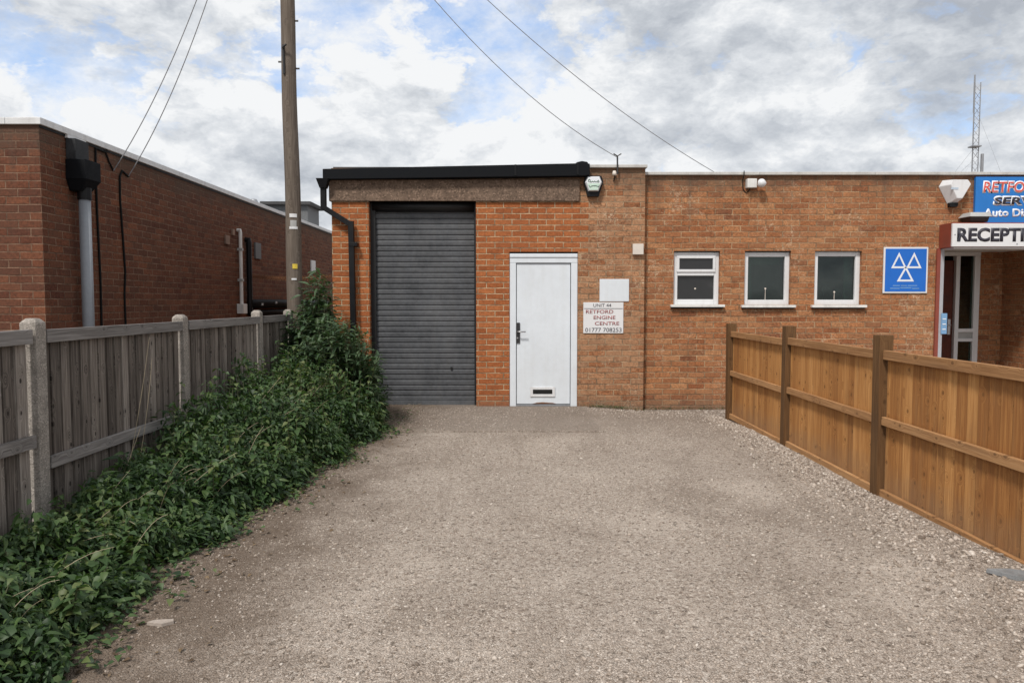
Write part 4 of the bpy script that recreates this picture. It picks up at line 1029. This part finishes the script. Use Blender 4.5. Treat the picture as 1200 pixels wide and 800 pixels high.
def joinm(L):
    off = 0; VV = []; TT = []; RR = []
    for V, T, r_ in L: VV.append(V); TT.append(T+off); RR.append(r_); off += len(V)
    return np.concatenate(VV), np.concatenate(TT), np.concatenate(RR)
EDGE_Y = [1.2, 2.6, 3.3, 4.1, 5.0, 6.0, 7.05, 7.6, 8.2, 9.3]
EDGE_X = [-1.75, -1.70, -1.80, -1.80, -1.66, -1.60, -1.50, -1.36, -1.50, -1.75]
TOP_Y = [1.2, 3.0, 3.7, 4.5, 5.2, 5.8, 7.4, 8.2, 9.3]
TOP_H = [.26, .24, .24, .34, .42, .52, .58, .60, .62]
def wn(x, y, s, k): return np.sin(x*s+k)*np.cos(y*s*1.2+k*1.3)*.6+np.sin((x-y)*s*1.9+k*2.1)*.4
n = 62000
y = RNG.uniform(1.3, 9.3, n); s = RNG.random(n)
ex = np.interp(y, EDGE_Y, EDGE_X)+.12*wn(y, y*0, 3.1, 1.)+.10*wn(y, y*0, 8.3, 2.)
x = -2.60+(ex+2.60)*s
top = np.interp(y, TOP_Y, TOP_H)
fs_ = np.clip(s/.35, 0, 1); nearf = np.interp(y, [3.2, 4.6, 6.0], [.45, .62, .9])
prof = np.sqrt(np.clip(1-s**3.2, 0, 1))*(.82+.18*np.cos(s*2.5))*(nearf+(1-nearf)*fs_)
H = top*prof*(1+.45*wn(x, y, 4.6, .7)+.55*wn(x, y, 10.3, 3.))+.03
z = H*(1-.75*RNG.random(n)**1.7)
rag = RNG.random(n) < .06; z[rag] += RNG.uniform(0, .09, rag.sum())
gx = np.cos(RNG.uniform(0, 2*np.pi, n))
yaw = RNG.uniform(-np.pi, np.pi, n)
out = RNG.random(n) < .45; yaw[out] = RNG.normal(-.5, .8, out.sum())
pitch = RNG.normal(-.25, .45, n); roll = RNG.normal(0, .45, n)
size = RNG.uniform(.017, .056, n)*np.where(RNG.random(n) < .12, 1.5, 1.)*np.where(y < 4.5, .88, 1.)
nar = (RNG.random(n) < .5)|(wn(x, y, 2.3, 5.) > .55)
tone = np.clip(RNG.random(n)*.75+.25*(wn(x, y, 3.1, 9.)*.5+.5), 0, 1)
V, T = leaves(np.stack([x, y, z], 1)[~nar], yaw[~nar], pitch[~nar], roll[~nar], size[~nar], OVATE)
L1 = (V, T, np.repeat(tone[~nar], len(OVATE[0])))
V, T = leaves(np.stack([x, y, z], 1)[nar], yaw[nar], pitch[nar], roll[nar], size[nar]*1.45, LANCE)
L1b = (V, T, np.repeat(tone[nar], len(LANCE[0])))
# upright nettle stems that rise out of the mass, with paired leaves
stems = MB(); lp_, ly_, lpi, ls_ = [], [], [], []
cl_ = [(random.uniform(2., 8.8), random.random()*.75) for _ in range(26)]
for i in range(520):
    q_ = random.choice(cl_); y0 = min(9, max(1.8, q_[0]+random.gauss(0, .16))) if i % 3 else random.uniform(1.8, 9.0); ss = min(.92, max(0, q_[1]+random.gauss(0, .12))) if i % 3 else random.random()*.9; e_ = float(np.interp(y0, EDGE_Y, EDGE_X)); x0 = -2.58+(e_+2.58)*ss
    h = float(np.interp(y0, TOP_Y, TOP_H))*(1-.45*ss)*random.uniform(.85, 1.6)*(.7 if y0 < 5 and ss < .3 else 1)+.04
    dx, dy = random.gauss(.04, .06), random.gauss(-.02, .06)
    base = Vector((x0, y0, 0)); tip = base+Vector((dx, dy, h))
    stems.tube([base+Vector((0, 0, h*.4)), base.lerp(tip, .7), tip], .003, 4, caps=False)
    for k in range(7):
        f = .5+.5*k/6; pt = base.lerp(tip, f); a = (k % 2)*1.57+random.uniform(-.3, .3)+i
        for q in (0, math.pi):
            lp_.append(pt); ly_.append(a+q); lpi.append(random.gauss(.0, .25)-.1); ls_.append(random.uniform(.035, .07)*(1.15-.6*(f-.5)))
P_ = np.array([p[:] for p in lp_]); m = len(P_)
V, T = leaves(P_, np.array(ly_), np.array(lpi), RNG.normal(0, .25, m), np.array(ls_), OVATE)
L2 = (V, T, np.repeat(.35+.65*RNG.random(m), len(OVATE[0])))
# grass blades in clumps among the nettles
nb = 2600; cy_ = RNG.choice(RNG.uniform(2., 8.5, 70), nb); by = cy_+RNG.normal(0, .10, nb)
bs = np.clip(.55+.35*np.sin(cy_*37.)+RNG.normal(0, .06, nb), 0, 1.02); be = np.interp(by, EDGE_Y, EDGE_X); bxx = -2.55+(be+2.55)*bs
bz = np.interp(by, TOP_Y, TOP_H)*(1-bs**3)*.55
BLADE = leaf_template([0, .022, .018, .010, 0], .3, .55)
V, T = leaves(np.stack([bxx, by, bz], 1), RNG.uniform(-3.1, 3.1, nb), -RNG.uniform(.5, 1.4, nb), RNG.normal(0, .2, nb), RNG.uniform(.10, .30, nb), BLADE)
L4 = (V, T, np.repeat(.55+.45*RNG.random(nb), len(BLADE[0])))
# creeping edge leaves low on the soil
n = 2600; y = RNG.uniform(2.2, 8.0, n); ex = np.interp(y, EDGE_Y, EDGE_X)+.10*wn(y, y*0, 3.1, 1.)
x = ex+RNG.normal(0, .10, n)*(1+.9*wn(y, y*0, 4.7, 4.))-.02; z = RNG.uniform(.008, .06, n)
V, T = leaves(np.stack([x, y, z], 1), RNG.uniform(-3.1, 3.1, n), RNG.normal(0, .2, n), RNG.normal(0, .3, n), RNG.uniform(.02, .05, n), OVATE)
L3 = (V, T, np.repeat(RNG.random(n), len(OVATE[0])))
V, T, r_ = joinm([L1, L1b, L2, L3, L4])
o = fast_mesh('undergrowth', V, T, r_, 'weed_leaf'); tag(o, 'tangle of dark green nettles and brambles along the grey fence', 'undergrowth', kind='stuff')
st = stems.build('weed_stems', 'stem_green'); tag(st, 'thin green stems rising through the tangle of weeds', 'undergrowth', kind='stuff')
st.name = 'undergrowth_stems'

# brown fallen leaves on the soil beside the weeds
n = 420; y = RNG.uniform(2.4, 9.2, n); x = np.interp(y, EDGE_Y, EDGE_X)+np.abs(RNG.normal(0, .28, n))-.05
z = np.array([gz(a, b) for a, b in zip(x, y)])+.008
V, T = leaves(np.stack([x, y, z], 1), RNG.uniform(-3.1, 3.1, n), RNG.normal(0, .12, n), RNG.normal(0, .2, n), RNG.uniform(.012, .034, n), OVATE)
o = fast_mesh('leaf_litter', V, T, np.repeat(RNG.random(n), len(OVATE[0])), 'dead_leaf'); tag(o, 'brown fallen leaves scattered on the soil beside the weeds', 'leaf litter', kind='stuff')
# shrubs: stems rise and arch out, paired lance leaves along them
def shrub(name, label, cx, cy, tips, leafsize, seed, dens=9):
    random.seed(seed); root = thing(name, label, 'shrub', (cx, cy, 0), None)
    stm = MB(); P, Yw, Pi, Sz = [], [], [], []
    for (tx, ty, tz) in tips:
        b = Vector((cx+(tx-cx)*.25+random.uniform(-.1, .1), cy+(ty-cy)*.25+random.uniform(-.08, .08), 0)); tip = Vector((tx, ty, tz))
        mid = Vector((b.x*.45+tip.x*.55+random.uniform(-.05, .05), b.y*.45+tip.y*.55, tz*.68))
        pts = []
        for i in range(9):
            t_ = i/8; pts.append(b*(1-t_)**2+mid*2*t_*(1-t_)*1.0+tip*t_*t_)
        stm.tube(pts, .007, 5, r2=.002, caps=False)
        for k in range(dens):
            f = .32+.68*k/(dens-1); i = min(7, int(f*8)); q = pts[i].lerp(pts[i+1], f*8-i); d = (pts[i+1]-pts[i]).normalized()
            a = k*1.57+random.uniform(-.4, .4)
            for s in (0, math.pi):
                P.append(q[:]); Yw.append(a+s); Pi.append(random.gauss(.15, .3)+.5*(f-.6)); Sz.append(leafsize*random.uniform(.7, 1.25)*(1.1-.5*max(0, f-.75)*4*.5))
    P = np.array(P); m = len(P)
    V, T = leaves(P-np.array([cx, cy, 0]), np.array(Yw), np.array(Pi), RNG.normal(0, .3, m), np.array(Sz), LANCE)
    fo = fast_mesh('foliage', V, T, np.repeat(RNG.random(m), len(LANCE[0])), 'shrub_leaf'); fo.parent = root
    stm.build('stem', 'stem_green', root)
    return root
random.seed(3)
tips = []
for i in range(26):                                   # tall buddleia shoots beside the pole
    px = random.uniform(352, 388); py = 314+abs(random.gauss(0, 24))+abs(px-372)*.8; Y = random.uniform(8.75, 9.25)
    tips.append(at(px, py, Y)[:])
for i in range(230):
    px = random.uniform(322, 404); top = np.interp(px, [322, 345, 360, 388, 404], [402, 352, 335, 355, 388]); py = top+random.random()**.7*110
    tips.append(at(px, py, random.uniform(8.35, 9.1))[:])
shrub('buddleia_shrub', 'tall spiky leaved shrub growing against the pole at the fence end', -2.35, 8.95, tips, .15, 5, 12)
tips = []
for i in range(340):
    px = random.uniform(330, 454); top = np.interp(px, [330, 350, 385, 410, 430, 445, 453], [405, 388, 376, 380, 395, 420, 455]); py = top-4+random.random()**1.25*95
    if py > 508: py = 508-random.random()*20
    Y = random.uniform(7.75, 8.9); q = at(px, py, Y)
    if q.z > .05: tips.append(q[:])
shrub('leafy_bush', 'rounded dark green leafy bush in front of the brick pier and downpipe', -1.95, 8.5, tips, .115, 6, 10)
# dry grass stalks
random.seed(12); dg = MB()
def stalk(p0, p1, bend, r=.002):
    p0, p1 = Vector(p0), Vector(p1); mid = (p0+p1)/2+Vector(bend)
    dg.tube([p0*(1-t_)**2+mid*2*t_*(1-t_)+p1*t_*t_ for t_ in [i/7 for i in range(8)]], r, 4, caps=False, r2=r*.5)
for i in range(60):
    y0 = random.uniform(2.4, 8.0); x0 = random.uniform(-2.5, -1.9); h = random.uniform(.25, .5); a = random.uniform(-.6, .9)
    l = random.uniform(.2, .6); h0 = float(np.interp(y0, TOP_Y, TOP_H))*.8
    stalk((x0, y0, h0*.5), (x0+l*math.cos(a)*.6, y0+l*math.sin(a), h0+random.uniform(.02, .18)), (0, 0, random.uniform(.04, .12)))
for px, py, qx_, qy_, Y in ((60, 655, 175, 395, 4.6), (150, 610, 178, 420, 4.7), (70, 640, 165, 500, 4.4), (190, 560, 330, 440, 5.9)):
    a = at(px, py, Y); b = at(qx_, qy_, Y+.2); a.x = max(a.x, -2.6); b.x = max(b.x, -2.6); stalk(a, b, (.05, 0, .05), .0024)
for i in range(60):                                   # tufts at the wall foot
    px = random.choice([random.gauss(712, 14), random.gauss(735, 10), random.uniform(690, 860), random.gauss(480, 12)]); x0 = fx(px, 478); y0 = (YF if px < 755 else YR)-.02-random.random()*.06
    h = random.uniform(.02, .1)*(1.3 if 695 < px < 735 else .7); z0 = gz(x0, y0)
    stalk((x0, y0, z0), (x0+random.gauss(0, .06), y0-random.random()*.08, z0+h), (0, 0, .02), .0022)
o = dg.build('dry_grass', 'stalk'); tag(o, 'dry straw coloured grass stalks among the weeds and wall foot', 'grass', kind='stuff')
# little green tufts at the foot of the wall
n = 700; px = np.concatenate([RNG.normal(478, 10, 250), RNG.uniform(690, 860, 250), RNG.normal(712, 12, 200)])
xx = np.array([fx(q, 478) for q in px]); yv = np.where(px < 755, YF, YR)-.02-np.abs(RNG.normal(0, .03, n)); yv[:250] = RNG.normal(8.6, .35, 250)
V, T = leaves(np.stack([xx, yv, np.array([gz(a, b)+.006 for a, b in zip(xx, yv)])+RNG.random(n)*.02], 1), RNG.uniform(-3, 3, n), RNG.uniform(.2, 1.2, n), RNG.normal(0, .3, n), RNG.uniform(.015, .04, n), LANCE)
o = fast_mesh('wall_foot_weeds', V, T, np.repeat(RNG.random(n), len(LANCE[0])), 'weed_leaf'); tag(o, 'tiny green weeds sprouting along the foot of the brick wall', 'weeds', kind='stuff')
# a bindweed flower
q = at(388, 499, 7.72)
m_ = MB(); ring = [(q.x+.028*math.cos(a), q.y-.03, q.z+.028*math.sin(a)) for a in [i*math.pi/5 for i in range(10)]]; m_.frustum(ring, [(q.x+.006*math.cos(a), q.y+.01, q.z+.006*math.sin(a)) for a in [i*math.pi/5 for i in range(10)]])
solo(m_, 'bindweed_flower', 'petal', 'single white bindweed flower open among the dark green leaves', 'flower', (q.x, q.y, q.z))

# ------------------------------------------------------------------ sky and sun
wd = bpy.data.worlds.new('World'); S.world = wd; wd.use_nodes = True
t = NT(wd.node_tree); bg = wd.node_tree.nodes['Background']
SUN_EL, SUN_AZ = R(52), R(208)
sky = t.n('ShaderNodeTexSky', sky_type='NISHITA'); sky.sun_disc = False; sky.sun_elevation = SUN_EL; sky.sun_rotation = SUN_AZ; sky.air_density = 1.0; sky.dust_density = .6
D = t.n('ShaderNodeTexCoord').outputs['Generated']
Dn = t.vm('NORMALIZE', D); dz = t.sep(Dn)[2]
Ds = t.vm('MULTIPLY', Dn, (1., 1., 1.75))
def fbm(off, sc, det=9., ro=.56, di=.0): return t.noise(t.vm('ADD', Ds, off), sc, det, ro, di)
def puff(off, sc):
    w_ = t.vm('MULTIPLY', t.vm('SUBTRACT', t.noise(t.vm('ADD', Ds, off), sc*.9, 6., .6, 0., color=True), (.5, .5, .5)), (.22, .22, .22))
    x = t.n('ShaderNodeTexVoronoi', feature='F1', voronoi_dimensions='3D')
    t.put(x.inputs['Vector'], t.vm('ADD', t.vm('ADD', Ds, off), w_)); t.put(x.inputs['Scale'], sc); t.put(x.inputs['Detail'], 4.); t.put(x.inputs['Roughness'], .55); t.put(x.inputs['Lacunarity'], 2.3)
    return t.m('SUBTRACT', 1., x.outputs['Distance'])
def field(dzz):
    a = fbm((3.1, 1.2, .4+dzz), 4.4, 11., .60, .3); b = puff((2.2, .7, 1.3+dzz), 5.6)
    return t.m('ADD', t.m('MULTIPLY', a, .72), t.m('MULTIPLY', b, .28))
n0 = field(0.); n0u = field(.05)
big = fbm((8.3, 4.1, 2.2), 2.4, 5., .55)
def blob(px, py, size):
    d = ray(px, py).normalized()
    return t.mr(t.vm('DOT_PRODUCT', Dn, tuple(d)), math.cos(size), 1., 0, 1, True)
def blobs(lst):
    acc = None
    for px, py, sz_, w_ in lst:
        v = t.m('MULTIPLY', blob(px, py, sz_), w_); acc = v if acc is None else t.m('ADD', acc, v)
    return acc
hole = blobs([(250, 30, .16, .055), (395, 50, .10, .10), (365, 120, .06, .10), (560, 75, .10, .10), (590, 120, .06, .08), (600, 10, .10, .05), (872, 138, .032, .12), (470, 15, .1, .04), (300, 90, .08, .05)])
dens = t.m('SUBTRACT', t.m('ADD', n0, .36), hole)
cov = t.mr(dens, .475, .60, 0, 1, True)
cov = t.m('MAXIMUM', cov, t.mr(fbm((1.7, 5.2, 3.3), 10., 9., .64), .33, .62, .0, .92))
relief = t.m('MULTIPLY', t.m('SUBTRACT', n0, n0u), 3.0)
dark = blobs([(950, 45, .30, .24), (1130, 120, .14, .15), (700, 40, .2, .10), (60, 60, .16, .14), (270, 150, .12, .10), (900, 190, .1, -.05), (150, 170, .1, -.08), (620, 150, .1, -.14), (700, 140, .1, -.06), (990, 165, .12, -.16), (450, 120, .12, -.10), (760, 110, .1, .10)])
sh_ = t.m('ADD', t.m('ADD', .70, relief), t.m('MULTIPLY', t.m('SUBTRACT', big, .5), 1.3))
sh_ = t.m('SUBTRACT', sh_, dark)
sh_ = t.m('ADD', sh_, t.m('MULTIPLY', t.m('SUBTRACT', .76, dens), 1.1))
cc = t.ramp(sh_, [(.08, (.32, .345, .385)), (.42, (.42, .445, .48)), (.76, (.555, .575, .60)), (1., (.67, .68, .69))])
cl = t.mix(1., cc, (10.2, 10.2, 10.2), 'MULTIPLY')
blue = t.mix(1., sky.outputs[0], (1.35, 1.35, 1.35), 'MULTIPLY')
blue = t.mix(.45, blue, (4.2, 5.6, 8.4))
c = t.mix(cov, blue, cl)
c = t.mix(t.mr(dz, -.02, .02), (2.2, 2.0, 1.8), c)
t.put(bg.inputs['Color'], c); bg.inputs['Strength'].default_value = .1
sun = bpy.data.lights.new('sun', 'SUN'); sun.energy = 2.5; sun.angle = R(9); sun.color = (1., .95, .88)
so = bpy.data.objects.new('sun', sun); COL.objects.link(so)
sd = Vector((math.sin(SUN_AZ)*math.cos(SUN_EL), math.cos(SUN_AZ)*math.cos(SUN_EL), math.sin(SUN_EL)))
so.rotation_euler = sd.to_track_quat('Z', 'Y').to_euler()

# ------------------------------------------------------------------ camera and view
cam = bpy.data.cameras.new('camera'); cam.sensor_width = 36; cam.lens = F/1200*36; cam.clip_end = 2000; cam.clip_start = .05
co = bpy.data.objects.new('camera', cam); COL.objects.link(co); co.location = (0, 0, EYE); co.rotation_euler = (R(90)-PITCH, 0, 0)
S.camera = co
S.view_settings.view_transform = 'Standard'; S.view_settings.look = 'None'; S.view_settings.exposure = 0.42; S.view_settings.gamma = 1
S.view_settings.use_curve_mapping = False
